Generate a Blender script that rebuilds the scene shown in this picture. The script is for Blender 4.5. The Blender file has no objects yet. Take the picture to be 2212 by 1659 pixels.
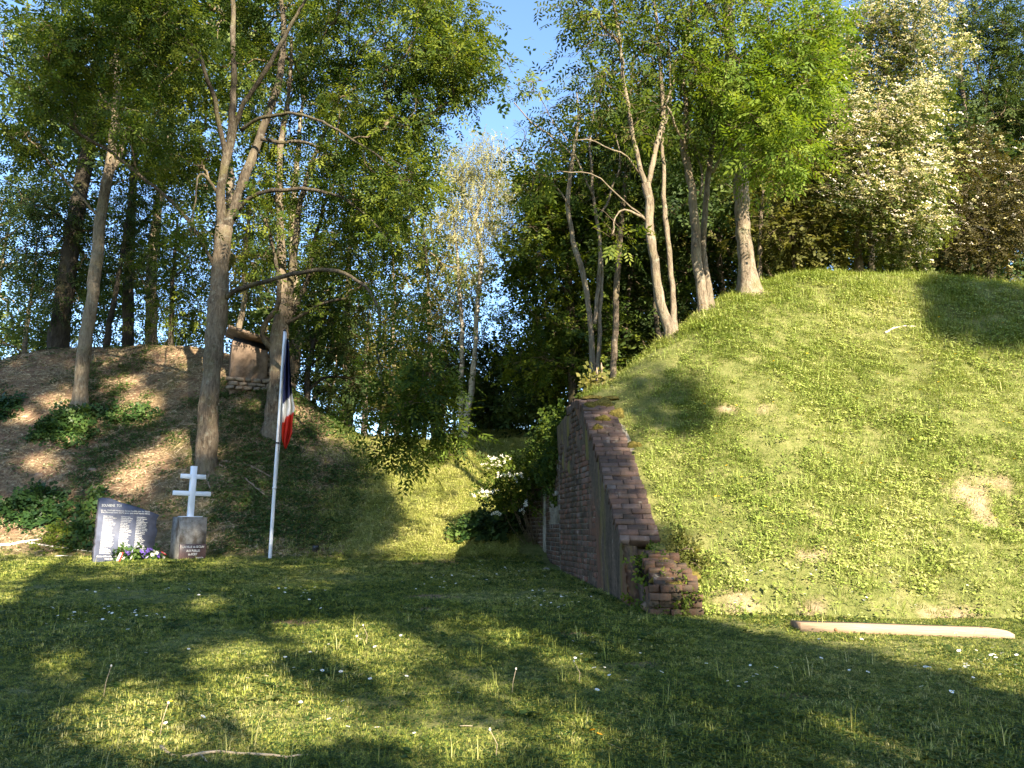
import bpy, math, random
import numpy as np
from mathutils import Vector, Matrix, Euler

SC = bpy.context.scene
COL = SC.collection
rnd = random.Random(11)
rng = np.random.default_rng(11)

# ------------------------------------------------------------------ camera, sky, sun, exposure
PITCH = math.radians(10.85)
EYE = np.array([0.0, 0.0, 1.6])
F = 1671.0
CX, CY = 1106.0, 829.5
cam = bpy.data.cameras.new('camera')
cam.sensor_width = 36.0
cam.lens = 36.0 * F / 2212.0
cam.clip_start = 0.05
cam.clip_end = 2000.0
camera = bpy.data.objects.new('camera', cam)
camera.location = EYE
camera.rotation_euler = (math.radians(90) + PITCH, 0, 0)
COL.objects.link(camera)
SC.camera = camera

SUN_EL = math.radians(29.0)
SUN_AZ = math.radians(28.5)            # behind the camera, to the right
SUN = np.array([math.sin(SUN_AZ) * math.cos(SUN_EL), -math.cos(SUN_AZ) * math.cos(SUN_EL), math.sin(SUN_EL)])
world = bpy.data.worlds.new('World')
SC.world = world
world.use_nodes = True
wn = world.node_tree
wn.nodes.clear()
sky = wn.nodes.new('ShaderNodeTexSky')
sky.sky_type = 'NISHITA'
sky.sun_disc = False
sky.sun_elevation = SUN_EL
sky.sun_rotation = math.pi - SUN_AZ
sky.air_density = 1.0
sky.dust_density = 0.3
sky.ozone_density = 4.0
bg = wn.nodes.new('ShaderNodeBackground')
bg.inputs['Strength'].default_value = 0.095
wo = wn.nodes.new('ShaderNodeOutputWorld')
wn.links.new(sky.outputs[0], bg.inputs[0])
wn.links.new(bg.outputs[0], wo.inputs[0])

sun_l = bpy.data.lights.new('sun', 'SUN')
sun_l.energy = 5.0
sun_l.angle = math.radians(0.5)
sun_l.color = (1.0, 0.87, 0.68)
sun_o = bpy.data.objects.new('sun', sun_l)
sun_o.rotation_euler = Vector(SUN).to_track_quat('Z', 'Y').to_euler()
sun_o.location = (8, -16, 30)
COL.objects.link(sun_o)

SC.view_settings.view_transform = 'Standard'
SC.view_settings.look = 'None'
SC.view_settings.gamma = 1.0
SC.view_settings.use_curve_mapping = False
SC.view_settings.exposure = 2.25
SC.render.engine = 'CYCLES'
SC.cycles.use_denoising = True
SC.cycles.max_bounces = 8
SC.cycles.diffuse_bounces = 4
SC.cycles.transmission_bounces = 4
SC.cycles.transparent_max_bounces = 4

# ------------------------------------------------------------------ helpers
def ray(px, py):
    u = (np.asarray(px, float) - CX) / F
    v = (CY - np.asarray(py, float)) / F
    c, s = math.cos(PITCH), math.sin(PITCH)
    return np.stack([u, c - v * s, s + v * c], -1)

def P(px, py, Y):
    """world point seen at photo position (px, py) standing Y metres in front of the camera"""
    d = ray(px, py)
    return EYE + d * (np.asarray(Y, float) / d[..., 1])[..., None]

def pix(p):
    q = np.asarray(p, float) - EYE
    c, s = math.cos(PITCH), math.sin(PITCH)
    fy = q[..., 1] * c + q[..., 2] * s
    fz = -q[..., 1] * s + q[..., 2] * c
    fy = np.where(fy < 0.05, 0.05, fy)
    return CX + F * q[..., 0] / fy, CY - F * fz / fy

def unit(v): return v / (np.linalg.norm(v, axis=-1, keepdims=True) + 1e-9)

def smin(a, b, k):
    h = np.clip(0.5 + 0.5 * (b - a) / k, 0, 1)
    return b + (a - b) * h - k * h * (1 - h)

def smax(a, b, k):
    return -smin(-a, -b, k)

_tabs = np.random.default_rng(5).random((8, 64, 64))
def noise2(x, y, s=1.0, k=0):
    x = np.asarray(x, float) / s + 1000.3; y = np.asarray(y, float) / s + 1000.7
    xi = np.floor(x).astype(int); yi = np.floor(y).astype(int)
    fx = x - xi; fy = y - yi
    fx = fx * fx * (3 - 2 * fx); fy = fy * fy * (3 - 2 * fy)
    t = _tabs[k]
    a = t[xi % 64, yi % 64]; b = t[(xi + 1) % 64, yi % 64]
    c = t[xi % 64, (yi + 1) % 64]; d = t[(xi + 1) % 64, (yi + 1) % 64]
    return (a + (b - a) * fx) * (1 - fy) + (c + (d - c) * fx) * fy - 0.5

def tag(o, label=None, cat=None, group=None, kind=None):
    if label: o['label'] = label
    if cat: o['category'] = cat
    if group: o['group'] = group
    if kind: o['kind'] = kind
    return o

def obj(name, me, parent=None, loc=None):
    o = bpy.data.objects.new(name, me)
    COL.objects.link(o)
    if loc is not None: o.location = loc
    if parent is not None: o.parent = parent
    return o

def empty(name, loc=(0, 0, 0), rz=0.0):
    o = bpy.data.objects.new(name, None)
    o.empty_display_size = 0.2
    o.location = loc
    o.rotation_euler = (0, 0, rz)
    COL.objects.link(o)
    return o

def mesh(name, V, faces, mat=None, smooth=False, tint=None):
    """faces: (n,4) / (n,3) int array, or a list of such arrays / a python list of polygons"""
    me = bpy.data.meshes.new(name)
    V = np.asarray(V, np.float32).reshape(-1, 3)
    if isinstance(faces, np.ndarray): faces = [faces]
    if len(faces) and not isinstance(faces[0], np.ndarray):
        tot = np.array([len(f) for f in faces], np.int32)
        idx = np.array([i for f in faces for i in f], np.int32)
    else:
        tot = np.concatenate([np.full(len(f), f.shape[1], np.int32) for f in faces])
        idx = np.concatenate([f.reshape(-1) for f in faces]).astype(np.int32)
    me.vertices.add(len(V)); me.vertices.foreach_set('co', V.reshape(-1))
    me.loops.add(len(idx)); me.loops.foreach_set('vertex_index', idx)
    me.polygons.add(len(tot))
    st = np.zeros(len(tot), np.int32); st[1:] = np.cumsum(tot)[:-1]
    me.polygons.foreach_set('loop_start', st)
    me.polygons.foreach_set('loop_total', tot)
    if smooth: me.polygons.foreach_set('use_smooth', np.ones(len(tot), bool))
    me.update(calc_edges=True)
    me.validate()
    if tint is not None:
        a = me.attributes.new('tint', 'FLOAT', 'FACE')
        a.data.foreach_set('value', np.asarray(tint, np.float32))
    if mat is not None: me.materials.append(mat)
    return me

def join(parts):
    """parts: list of (V, faces[n,k], tint or None) -> V, [faces...], tint"""
    Vs, Fs, Ts = [], {}, {}
    off = 0
    for V, Fc, t in parts:
        V = np.asarray(V, float).reshape(-1, 3)
        for f in (Fc if isinstance(Fc, list) else [Fc]):
            f = np.asarray(f)
            Fs.setdefault(f.shape[1], []).append(f + off)
            Ts.setdefault(f.shape[1], []).append(np.full(len(f), 0.5 if t is None else t))
        Vs.append(V); off += len(V)
    ks = sorted(Fs)
    return np.concatenate(Vs), [np.concatenate(Fs[k]) for k in ks], np.concatenate([np.concatenate(Ts[k]) for k in ks])

BOXF = np.array([[0, 3, 2, 1], [4, 5, 6, 7], [0, 1, 5, 4], [1, 2, 6, 5], [2, 3, 7, 6], [3, 0, 4, 7]])
def box(sx, sy, sz, c=(0, 0, 0), jit=0.0, r=None):
    V = np.array([[-1, -1, -1], [1, -1, -1], [1, 1, -1], [-1, 1, -1], [-1, -1, 1], [1, -1, 1], [1, 1, 1], [-1, 1, 1]], float) * 0.5
    V = V * np.array([sx, sy, sz])
    if jit: V = V + (r or rng).uniform(-jit, jit, V.shape)
    return V + np.array(c, float), BOXF

def bevbox(sx, sy, sz, b=0.01, jit=0.0, r=None):
    """box with chamfered long edges: 24 verts"""
    V = []; h = np.array([sx, sy, sz]) / 2
    for x in (-1, 1):
        for y in (-1, 1):
            for z in (-1, 1):
                s = np.array([x, y, z])
                for ax in range(3):
                    d = np.full(3, b); d[ax] = 0
                    V.append(s * (h - d))
    V = np.array(V)
    me = bpy.data.meshes.new('tmp')
    import bmesh
    bm = bmesh.new()
    for v in V: bm.verts.new(v)
    bmesh.ops.convex_hull(bm, input=bm.verts)
    bmesh.ops.dissolve_limit(bm, angle_limit=0.02, verts=bm.verts, edges=bm.edges)
    bm.verts.ensure_lookup_table(); bm.verts.index_update()
    V = np.array([v.co[:] for v in bm.verts]); Fc = [[v.index for v in f.verts] for f in bm.faces]
    bm.free(); bpy.data.meshes.remove(me)
    if jit: V = V + (r or rng).uniform(-jit, jit, V.shape)
    return V, Fc

def frames(pts):
    pts = np.asarray(pts, float)
    t = np.gradient(pts, axis=0)
    t /= np.linalg.norm(t, axis=1, keepdims=True) + 1e-9
    ref = np.array([0.0, 0.0, 1.0]) if abs(t[:, 2]).mean() < 0.75 else np.array([0.31, 0.95, 0.0])
    a = np.cross(t, ref); a /= np.linalg.norm(a, axis=1, keepdims=True) + 1e-9
    b = np.cross(t, a)
    return a, b

def tube(pts, rad, n=6, wob=None, cap=True):
    pts = np.asarray(pts, float); rad = np.asarray(rad, float)
    a, b = frames(pts)
    k = len(pts)
    th = np.arange(n) * 2 * math.pi / n
    R = rad[:, None] * np.ones(n)
    if wob is not None: R = R * wob
    V = pts[:, None] + R[..., None] * (np.cos(th)[None, :, None] * a[:, None] + np.sin(th)[None, :, None] * b[:, None])
    V = V.reshape(-1, 3)
    i = np.arange(k - 1)[:, None] * n; j = np.arange(n)[None]
    jn = (j + 1) % n
    Fq = np.stack([i + j, i + jn, i + n + jn, i + n + j], -1).reshape(-1, 4)
    if cap:
        V = np.concatenate([V, pts[-1:] , pts[:1]])
        e = (k - 1) * n; c = k * n
        tri = np.stack([e + np.arange(n), e + (np.arange(n) + 1) % n, np.full(n, c)], -1)
        tri2 = np.stack([(np.arange(n) + 1) % n, np.arange(n), np.full(n, c + 1)], -1)
        return V, [Fq, np.concatenate([tri, tri2])]
    return V, [Fq]

def resample(pts, step):
    pts = np.asarray(pts, float)
    k = len(pts)
    ext = np.vstack([2 * pts[0] - pts[1], pts, 2 * pts[-1] - pts[-2]])
    out = []
    for i in range(k - 1):
        p0, p1, p2, p3 = ext[i:i + 4]
        n = max(2, int(np.linalg.norm((p2 - p1)[:3]) / step) + 1)
        t = np.linspace(0, 1, n, endpoint=False)[:, None]
        out.append(0.5 * (2 * p1 + (p2 - p0) * t + (2 * p0 - 5 * p1 + 4 * p2 - p3) * t ** 2 + (-p0 + 3 * p1 - 3 * p2 + p3) * t ** 3))
    out.append(pts[-1:])
    return np.concatenate(out)

# ------------------------------------------------------------------ materials
class NT:
    def __init__(s, name):
        s.m = bpy.data.materials.new(name); s.m.use_nodes = True
        s.t = s.m.node_tree; s.t.nodes.clear()
        s.out = s.n('ShaderNodeOutputMaterial')
    def n(s, typ, **kw):
        nd = s.t.nodes.new(typ)
        for k, v in kw.items(): setattr(nd, k, v)
        return nd
    def l(s, a, b): s.t.links.new(a, b)
    def noise(s, scale, detail=4, rough=0.6, vec=None, dist=0.0):
        nd = s.n('ShaderNodeTexNoise'); nd.inputs['Scale'].default_value = scale
        nd.inputs['Detail'].default_value = detail; nd.inputs['Roughness'].default_value = rough
        nd.inputs['Distortion'].default_value = dist
        if vec is not None: s.l(vec, nd.inputs['Vector'])
        return nd.outputs['Fac']
    def ramp(s, fac, stops):
        nd = s.n('ShaderNodeValToRGB'); cr = nd.color_ramp
        while len(cr.elements) < len(stops): cr.elements.new(0.5)
        for e, (p, c) in zip(cr.elements, stops):
            e.position = p; e.color = (*c, 1) if len(c) == 3 else c
        s.l(fac, nd.inputs[0]); return nd.outputs[0]
    def mix(s, fac, a, b, mode='MIX'):
        nd = s.n('ShaderNodeMix', data_type='RGBA', blend_type=mode)
        for i, v in ((0, fac), (6, a), (7, b)):
            if hasattr(v, 'is_linked') or hasattr(v, 'links'): s.l(v, nd.inputs[i])
            else: nd.inputs[i].default_value = v if i == 0 else (*v, 1)
        return nd.outputs[2]
    def math(s, op, a, b=0.0, c=0.0):
        nd = s.n('ShaderNodeMath', operation=op)
        for i, v in enumerate((a, b, c)):
            if hasattr(v, 'links'): s.l(v, nd.inputs[i])
            else: nd.inputs[i].default_value = v
        return nd.outputs[0]
    def attr(s, name): 
        nd = s.n('ShaderNodeAttribute'); nd.attribute_name = name; return nd.outputs['Fac']
    def coord(s, which='Object', scale=None):
        nd = s.n('ShaderNodeTexCoord').outputs[which]
        if scale:
            mp = s.n('ShaderNodeMapping'); mp.inputs['Scale'].default_value = scale
            s.l(nd, mp.inputs[0]); nd = mp.outputs[0]
        return nd
    def pos(s, scale=None):
        nd = s.n('ShaderNodeNewGeometry').outputs['Position']
        if scale:
            mp = s.n('ShaderNodeMapping'); mp.inputs['Scale'].default_value = scale
            s.l(nd, mp.inputs[0]); nd = mp.outputs[0]
        return nd
    def bump(s, h, strength=0.5, dist=0.02):
        nd = s.n('ShaderNodeBump'); nd.inputs['Strength'].default_value = strength
        nd.inputs['Distance'].default_value = dist; s.l(h, nd.inputs['Height']); return nd.outputs[0]
    def finish(s, col, rough=0.8, normal=None, spec=0.3, metal=0.0, transl=0.0):
        p = s.n('ShaderNodeBsdfPrincipled')
        if hasattr(col, 'links'): s.l(col, p.inputs['Base Color'])
        else: p.inputs['Base Color'].default_value = (*col, 1)
        if hasattr(rough, 'links'): s.l(rough, p.inputs['Roughness'])
        else: p.inputs['Roughness'].default_value = rough
        p.inputs['Specular IOR Level'].default_value = spec
        p.inputs['Metallic'].default_value = metal
        if normal is not None: s.l(normal, p.inputs['Normal'])
        sh = p.outputs[0]
        if transl:
            tr = s.n('ShaderNodeBsdfTranslucent')
            if hasattr(col, 'links'):
                g = s.mix(1.0, col, (1.25, 1.2, 0.55), 'MULTIPLY'); s.l(g, tr.inputs[0])
            else: tr.inputs[0].default_value = (*col, 1)
            mx = s.n('ShaderNodeMixShader'); mx.inputs[0].default_value = transl
            s.l(sh, mx.inputs[1]); s.l(tr.outputs[0], mx.inputs[2]); sh = mx.outputs[0]
        s.l(sh, s.out.inputs[0])
        return s.m

def leaf_mat(name, dark, mid, light, transl=0.4, rough=0.6):
    """colour of each leaf spray from its own 'tint' value"""
    k = NT(name)
    c = k.ramp(k.attr('tint'), [(0.0, dark), (0.5, mid), (1.0, light)])
    return k.finish(c, rough, spec=0.15, transl=transl)

def inst_mat(name, stops, transl=0.35, patch=None):
    """colour varies from plant to plant (random per instance) and in drifts over the ground"""
    k = NT(name)
    oi = k.n('ShaderNodeObjectInfo')
    nz = k.noise(0.55, 3, 0.6, oi.outputs['Location'])
    f = k.math('ADD', k.math('MULTIPLY', oi.outputs['Random'], 0.55), k.math('MULTIPLY_ADD', nz, 1.3, -0.42))
    f = k.math('ADD', f, k.math('MULTIPLY_ADD', k.attr('tint'), 0.5, -0.25))
    c = k.ramp(f, stops)
    return k.finish(c, 0.6, spec=0.25, transl=transl)

def bark_mat(name, c_dark, c_mid, c_light, moss=0.0, scale=1.0, lichen=0.0):
    k = NT(name)
    v = k.coord('Object', (14 * scale, 14 * scale, 3.2 * scale))
    fine = k.noise(1.2, 8, 0.75, v, 0.8)
    big = k.noise(1.1, 4, 0.6, k.coord('Object'))
    f = k.math('ADD', k.math('MULTIPLY', fine, 0.65), k.math('MULTIPLY', big, 0.4))
    c = k.ramp(f, [(0.40, c_dark), (0.52, c_mid), (0.68, c_light)])
    if lichen:
        ln = k.noise(9, 5, 0.7, k.coord('Object'))
        c = k.mix(k.math('MULTIPLY', k.ramp(ln, [(0.55, (0, 0, 0)), (0.66, (1, 1, 1))]), lichen), c, (0.34, 0.35, 0.28))
    if moss:
        mn = k.noise(2.2, 5, 0.65, k.coord('Object'))
        c = k.mix(k.math('MULTIPLY', k.ramp(mn, [(0.5, (0, 0, 0)), (0.68, (1, 1, 1))]), moss), c, (0.10, 0.095, 0.022))
    return k.finish(c, 0.9, k.bump(fine, 1.0, 0.06), spec=0.1)

M = {}
M['bark'] = bark_mat('ash_bark', (0.04, 0.031, 0.022), (0.14, 0.11, 0.078), (0.26, 0.21, 0.15), moss=0.35, lichen=0.35)
M['bark_pale'] = bark_mat('pale_bark', (0.065, 0.05, 0.035), (0.20, 0.16, 0.112), (0.33, 0.27, 0.19), moss=0.35, lichen=0.4)  # own tone of pale trunks; also stands for sun on mound trunks
M['bark_limb_shaded'] = bark_mat('limb_bark_shaded', (0.022, 0.018, 0.013), (0.075, 0.06, 0.043), (0.17, 0.14, 0.10), moss=0.4, lichen=0.25)  # ash bark darkened to paint leaf shade on limbs; its moss is real
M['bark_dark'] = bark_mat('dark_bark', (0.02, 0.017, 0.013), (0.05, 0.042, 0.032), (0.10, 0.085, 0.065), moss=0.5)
M['bark_moss_sunlit'] = bark_mat('mossy_bark_sunlit', (0.06, 0.047, 0.028), (0.22, 0.175, 0.125), (0.36, 0.30, 0.215), moss=0.7, lichen=0.4)  # bark tone raised to paint sun on the trunk; moss is its own
M['twig'] = bark_mat('twig_bark', (0.05, 0.04, 0.026), (0.15, 0.115, 0.07), (0.28, 0.22, 0.14), scale=2.0)
kk = NT('birch_bark')
_v = kk.coord('Object', (3, 3, 9))
_c = kk.ramp(kk.noise(1.5, 5, 0.7, _v, 0.6), [(0.36, (0.05, 0.04, 0.03)), (0.47, (0.42, 0.37, 0.30)), (0.8, (0.60, 0.55, 0.47))])
M['birch'] = kk.finish(_c, 0.8, spec=0.2)
M['ash_leaf'] = leaf_mat('ash_leaf', (0.020, 0.040, 0.006), (0.058, 0.094, 0.012), (0.17, 0.20, 0.024), 0.45)
M['ash_leaf_bright'] = leaf_mat('ash_leaf_bright', (0.055, 0.10, 0.013), (0.11, 0.175, 0.02), (0.19, 0.24, 0.03), 0.45)
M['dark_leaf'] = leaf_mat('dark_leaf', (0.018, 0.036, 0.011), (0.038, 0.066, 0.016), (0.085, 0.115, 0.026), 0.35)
M['olive_leaf'] = leaf_mat('olive_leaf', (0.05, 0.056, 0.012), (0.11, 0.112, 0.024), (0.20, 0.175, 0.05), 0.38)
M['hawthorn_leaf'] = leaf_mat('hawthorn_leaf', (0.035, 0.058, 0.012), (0.085, 0.115, 0.022), (0.17, 0.185, 0.05), 0.4)
M['brown_leaf_shaded'] = leaf_mat('brown_leaf_shaded', (0.035, 0.034, 0.012), (0.075, 0.066, 0.022), (0.14, 0.115, 0.042), 0.35)  # brown leaves, darkened to paint in the shade on one hawthorn
M['birch_leaf'] = leaf_mat('birch_leaf', (0.15, 0.155, 0.055), (0.25, 0.25, 0.10), (0.36, 0.34, 0.17), 0.45)
M['far_leaf'] = leaf_mat('far_leaf', (0.03, 0.06, 0.018), (0.075, 0.12, 0.03), (0.16, 0.19, 0.05), 0.42)
M['ivy_leaf'] = leaf_mat('ivy_leaf', (0.016, 0.038, 0.012), (0.032, 0.07, 0.018), (0.08, 0.125, 0.028), 0.25, 0.4)
k = NT('blossom'); M['blossom'] = k.finish(k.ramp(k.attr('tint'), [(0, (0.54, 0.47, 0.37)), (0.5, (0.70, 0.65, 0.56)), (1, (0.82, 0.80, 0.74))]), 0.7, transl=0.3)
k = NT('white_blossom'); M['wblossom'] = k.finish(k.ramp(k.attr('tint'), [(0, (0.62, 0.6, 0.5)), (1, (0.84, 0.83, 0.78))]), 0.7, transl=0.3)

# ------------------------------------------------------------------ the lie of the land
def lawn_z(x, y):
    z = np.interp(y, [-300, -60, -20, 0, 4, 8.5, 12, 16, 24, 40], [-3, -2.5, -1.6, 0, 0.41, 0.84, 1.03, 1.15, 1.2, 1.2])
    return z + 0.05 * noise2(x, y, 2.3, 0) + 0.10 * noise2(x, y, 7, 1)

# right-hand mound: silhouette of its crest in the photograph laid on a front slope of 45 degrees
_sil = np.array([(1262, 862), (1330, 815), (1420, 745), (1530, 665), (1640, 605), (1720, 584), (1800, 578), (1900, 579), (2000, 588), (2100, 596), (2212, 604)], float)
def _crest(sil, y0, z0, s):
    d = ray(sil[:, 0], sil[:, 1]); d = d / d[:, 1:2]
    Y = (EYE[2] - z0 + s * y0) / (s - d[:, 2])
    return d[:, 0] * Y, EYE[2] + d[:, 2] * Y, Y
MX, MZ, MYc = _crest(_sil, 8.0, 0.8, 1.0)
MX = np.concatenate([[-6, -1], MX, [MX[-1] + 6, MX[-1] + 25]])
MZ = np.concatenate([[2.8, 3.0], MZ, [MZ[-1] - 0.7, MZ[-1] - 3]])
def wall_x(y): return 1.20 - 0.148 * (np.asarray(y, float) - 8.7)
def mound_z(x, y):
    x = np.asarray(x, float); y = np.asarray(y, float)
    front = 0.8 + (y - 8.0 + 0.35 * noise2(x, y, 2.2, 2)) * 1.0
    cz = np.interp(x, MX, MZ)
    yc = 8.0 + (cz - 0.8)
    back = cz - 0.22 * np.maximum(0, y - yc - 0.5) + 0.05
    back = np.maximum(back, cz - 4.0)
    z = smin(front, back, 0.45)
    z = z + 0.30 * noise2(x, y, 1.7, 3) + 0.12 * noise2(x, y, 0.55, 4) + 0.05 * noise2(x, y, 0.22, 6)
    xl = np.interp(y, [12, 14.4, 15.5, 16.5], [0.75, 0.66, 0.40, 0.75])
    z = z - np.interp(y, [13.0, 15.7, 16.6, 18, 22, 30], [9.0, 9.0, 2.2, 1.3, 0.8, 0.6]) * np.maximum(0, xl - x) * np.clip((y - 12.0) / 0.3, 0, 1)
    # small scarp where the sandy soil shows through
    px, py = pix(np.stack([x, y, z], -1))
    e = ((px - 2150) / 100) ** 2 + ((py - 1075) / 58) ** 2
    z = z - (0.20 + 0.35 * noise2(x, y, 0.5, 0) + 0.22 * noise2(x, y, 0.2, 5)) * np.exp(-e ** 2)
    return z

_lsil = np.array([(-300, 800), (0, 775), (100, 747), (200, 740), (330, 742), (450, 750), (570, 782), (640, 850), (700, 892), (760, 928)], float)
LX, LZ, _ = _crest(_lsil, 15.3, 1.13, 0.84)
LX = np.concatenate([[-60, -30], LX, [-2.0, 0.5, 4]])
LZ = np.concatenate([[4.5, 6.0], LZ, [4.15, 4.2, 4.2]])
def ground_z(x, y):
    x = np.asarray(x, float); y = np.asarray(y, float)
    base = lawn_z(x, y)
    cz = np.interp(x, LX, LZ)
    s = np.interp(x, [-6.2, -3.6, -2.2, 3], [0.84, 0.62, 0.46, 0.44])
    toe = np.interp(x, [-30, -7, -3.5, -1.5, 3], [15.0, 15.3, 14.9, 14.0, 14.3])
    front = 1.08 + (y - toe + 0.4 * noise2(x, y, 2.0, 5)) * s
    yc = toe + (cz - 1.08) / s
    back = cz - 0.10 * np.maximum(0, y - yc)
    back = np.maximum(back, np.minimum(cz, 2.5))
    bank = 0.75 * np.clip((y - 22.6) / 1.1, 0, 1) * np.clip((x + 3.2) / 1.5, 0, 1)   # low bank under the birches
    h = smin(front, back + bank, 0.5)
    h = h + (0.14 * noise2(x, y, 1.3, 6) + 0.05 * noise2(x, y, 0.5, 7)) * np.clip((y - toe) / 1.0, 0, 1)
    return smax(h, base, 0.12)

def land_z(x, y):
    x = np.asarray(x, float); y = np.asarray(y, float)
    on = np.where(y < 15.6, x > np.interp(y, [6, 12, 14.4, 15.5], [1.65, 0.76, 0.66, 0.36]), x > -5)
    return np.where(on & (y > 7.0), np.maximum(ground_z(x, y), mound_z(x, y)), ground_z(x, y))

def hit(px, py, y0=3.0, y1=40.0):
    d = ray(px, py); d = d / d[1]
    Y = np.arange(y0, y1, 0.03)
    p = EYE + d * Y[:, None]
    below = p[:, 2] < land_z(p[:, 0], p[:, 1])
    i = np.argmax(below)
    if not below[i]: return None
    q = p[i].copy(); q[2] = land_z(q[0], q[1]); return q

# bare-earth mask, laid out on the ground
SOIL_SPOTS = [(1700, 1492, 130, 24), (1245, 1371, 60, 9), (1395, 1436, 62, 9), (640, 1344, 55, 8), (930, 1290, 55, 6), (905, 1316, 60, 7),
              (855, 1522, 60, 13), (40, 1490, 60, 9), (900, 1216, 60, 5), (980, 1214, 50, 5), (1960, 1532, 110, 10), (1560, 1300, 90, 18), (1720, 1318, 120, 9),
              (2160, 1070, 105, 62), (1572, 884, 34, 12), (1650, 880, 22, 10), (2170, 1140, 90, 30), (2050, 1330, 120, 9), (1540, 1010, 30, 14), (1760, 1200, 40, 10)]
def soil_mask(x, y, z):
    px, py = pix(np.stack([x, y, z], -1))
    n = noise2(x, y, 0.5, 1) + 0.6 * noise2(x, y, 0.17, 2)
    m = np.zeros_like(px)
    for cx, cy, rx, ry in SOIL_SPOTS:
        e = ((px - cx) / rx) ** 2 + ((py - cy) / ry) ** 2
        m = np.maximum(m, (np.clip(0.95 - e + 1.5 * n, 0, 0.85) if ry < 28 else np.clip(1.5 - 1.5 * e + 3.2 * n + 1.6 * noise2(x, y, 1.1, 0), 0, 1)) * (e < 3))
    # the trodden earth of the left-hand slope, thinning out to the right
    toe = np.interp(x, [-30, -7, -3.5, -1.5, 3], [15.0, 15.3, 14.9, 14.0, 14.3])
    up = np.clip((y - toe + 0.2) / 0.8, 0, 1)
    left = np.interp(x, [-8.2, -6.0, -4.2, -3.2], [1.0, 0.72, 0.52, 0.0])
    n2 = noise2(x, y, 1.7, 3) + 0.7 * noise2(x, y, 0.6, 4) + 0.4 * noise2(x, y, 0.2, 5)
    m = np.maximum(m, up * np.clip(left * 1.5 - 0.35 + 1.3 * n2 * (left > 0), 0, 1))
    n3 = noise2(x, y, 0.9, 6) + 0.6 * noise2(x, y, 0.25, 7)
    return np.clip(np.maximum(m, np.clip(n3 * 2.2 - 1.15, 0, 0.6)), 0, 1)

kk = NT('ground')
_n1 = kk.noise(0.7, 4, 0.6, kk.pos()); _n2 = kk.noise(5, 6, 0.7, kk.pos()); _n3 = kk.noise(38, 4, 0.7, kk.pos())
_g = kk.ramp(kk.math('ADD', kk.math('MULTIPLY', _n2, 0.6), kk.math('MULTIPLY', _n3, 0.42)), [(0.32, (0.05, 0.065, 0.018)), (0.5, (0.115, 0.125, 0.036)), (0.7, (0.22, 0.20, 0.085))])
_s = kk.ramp(kk.math('ADD', kk.math('MULTIPLY', _n2, 0.5), kk.math('MULTIPLY', _n3, 0.5)), [(0.3, (0.075, 0.042, 0.026)), (0.5, (0.175, 0.106, 0.066)), (0.72, (0.35, 0.235, 0.155))])
_sd = kk.ramp(kk.math('ADD', kk.math('MULTIPLY', _n2, 0.6), kk.math('MULTIPLY', _n3, 0.4)), [(0.33, (0.13, 0.085, 0.05)), (0.48, (0.27, 0.195, 0.125)), (0.68, (0.42, 0.32, 0.22))])
_s = kk.mix(kk.attr('sand'), _s, _sd)
_c = kk.mix(kk.attr('soil'), _g, _s)
_h = kk.math('ADD', kk.math('MULTIPLY', _n2, 0.7), kk.math('MULTIPLY', _n3, 0.5))
M['ground'] = kk.finish(_c, 0.95, kk.bump(_h, 0.8, 0.06), spec=0.1)

def sheet(name, X, Y, zf):
    ny, nx = X.shape
    Z = zf(X, Y)
    V = np.stack([X, Y, Z], -1).reshape(-1, 3)
    i = (np.arange(ny - 1)[:, None] * nx + np.arange(nx - 1)[None])
    Fq = np.stack([i, i + 1, i + nx + 1, i + nx], -1).reshape(-1, 4)
    me = mesh(name, V, Fq, M['ground'], True)
    a = me.attributes.new('soil', 'FLOAT', 'POINT')
    a.data.foreach_set('value', soil_mask(V[:, 0], V[:, 1], V[:, 2]).astype(np.float32))
    a = me.attributes.new('sand', 'FLOAT', 'POINT')
    a.data.foreach_set('value', np.full(len(V), 1.0 if name == 'mound' else 0.0, np.float32))
    return obj(name, me)

gx = np.concatenate([[-900, -400, -200, -100, -60, -45, -35, -29], np.arange(-25, 8.01, 0.16), np.arange(9, 30, 1.5), [40, 60, 100, 200, 400, 900]])
gy = np.concatenate([[-900, -300, -120, -60, -30, -20, -14, -9, -5, -2, 0, 1, 2], np.arange(3, 27.01, 0.16), np.arange(28, 60, 2.0), [80, 120, 200, 400, 900]])
GX, GY = np.meshgrid(gx, gy)
tag(sheet('ground', GX, GY, ground_z), kind='structure')
my = np.concatenate([np.arange(7.2, 20.01, 0.12), np.arange(20.5, 46, 1.0)])
mx0 = np.where(my < 12.0, wall_x(my) + 0.28, np.interp(my, [12.0, 14.4, 15.55, 15.9, 17.0, 46], [0.99, 0.80, 0.40, 0.0, -4.5, -5.5]))
mu = np.concatenate([np.arange(0, 10, 0.13), np.arange(10, 18, 0.4), [20, 25, 32, 45]])
MXg = mx0[:, None] + mu[None] * (1 + 0 * my[:, None])
def mound_sheet(x, y): return mound_z(x, y)
tag(sheet('mound', MXg, np.repeat(my[:, None], len(mu), 1), mound_sheet), kind='structure')
# ------------------------------------------------------------------ trees

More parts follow.
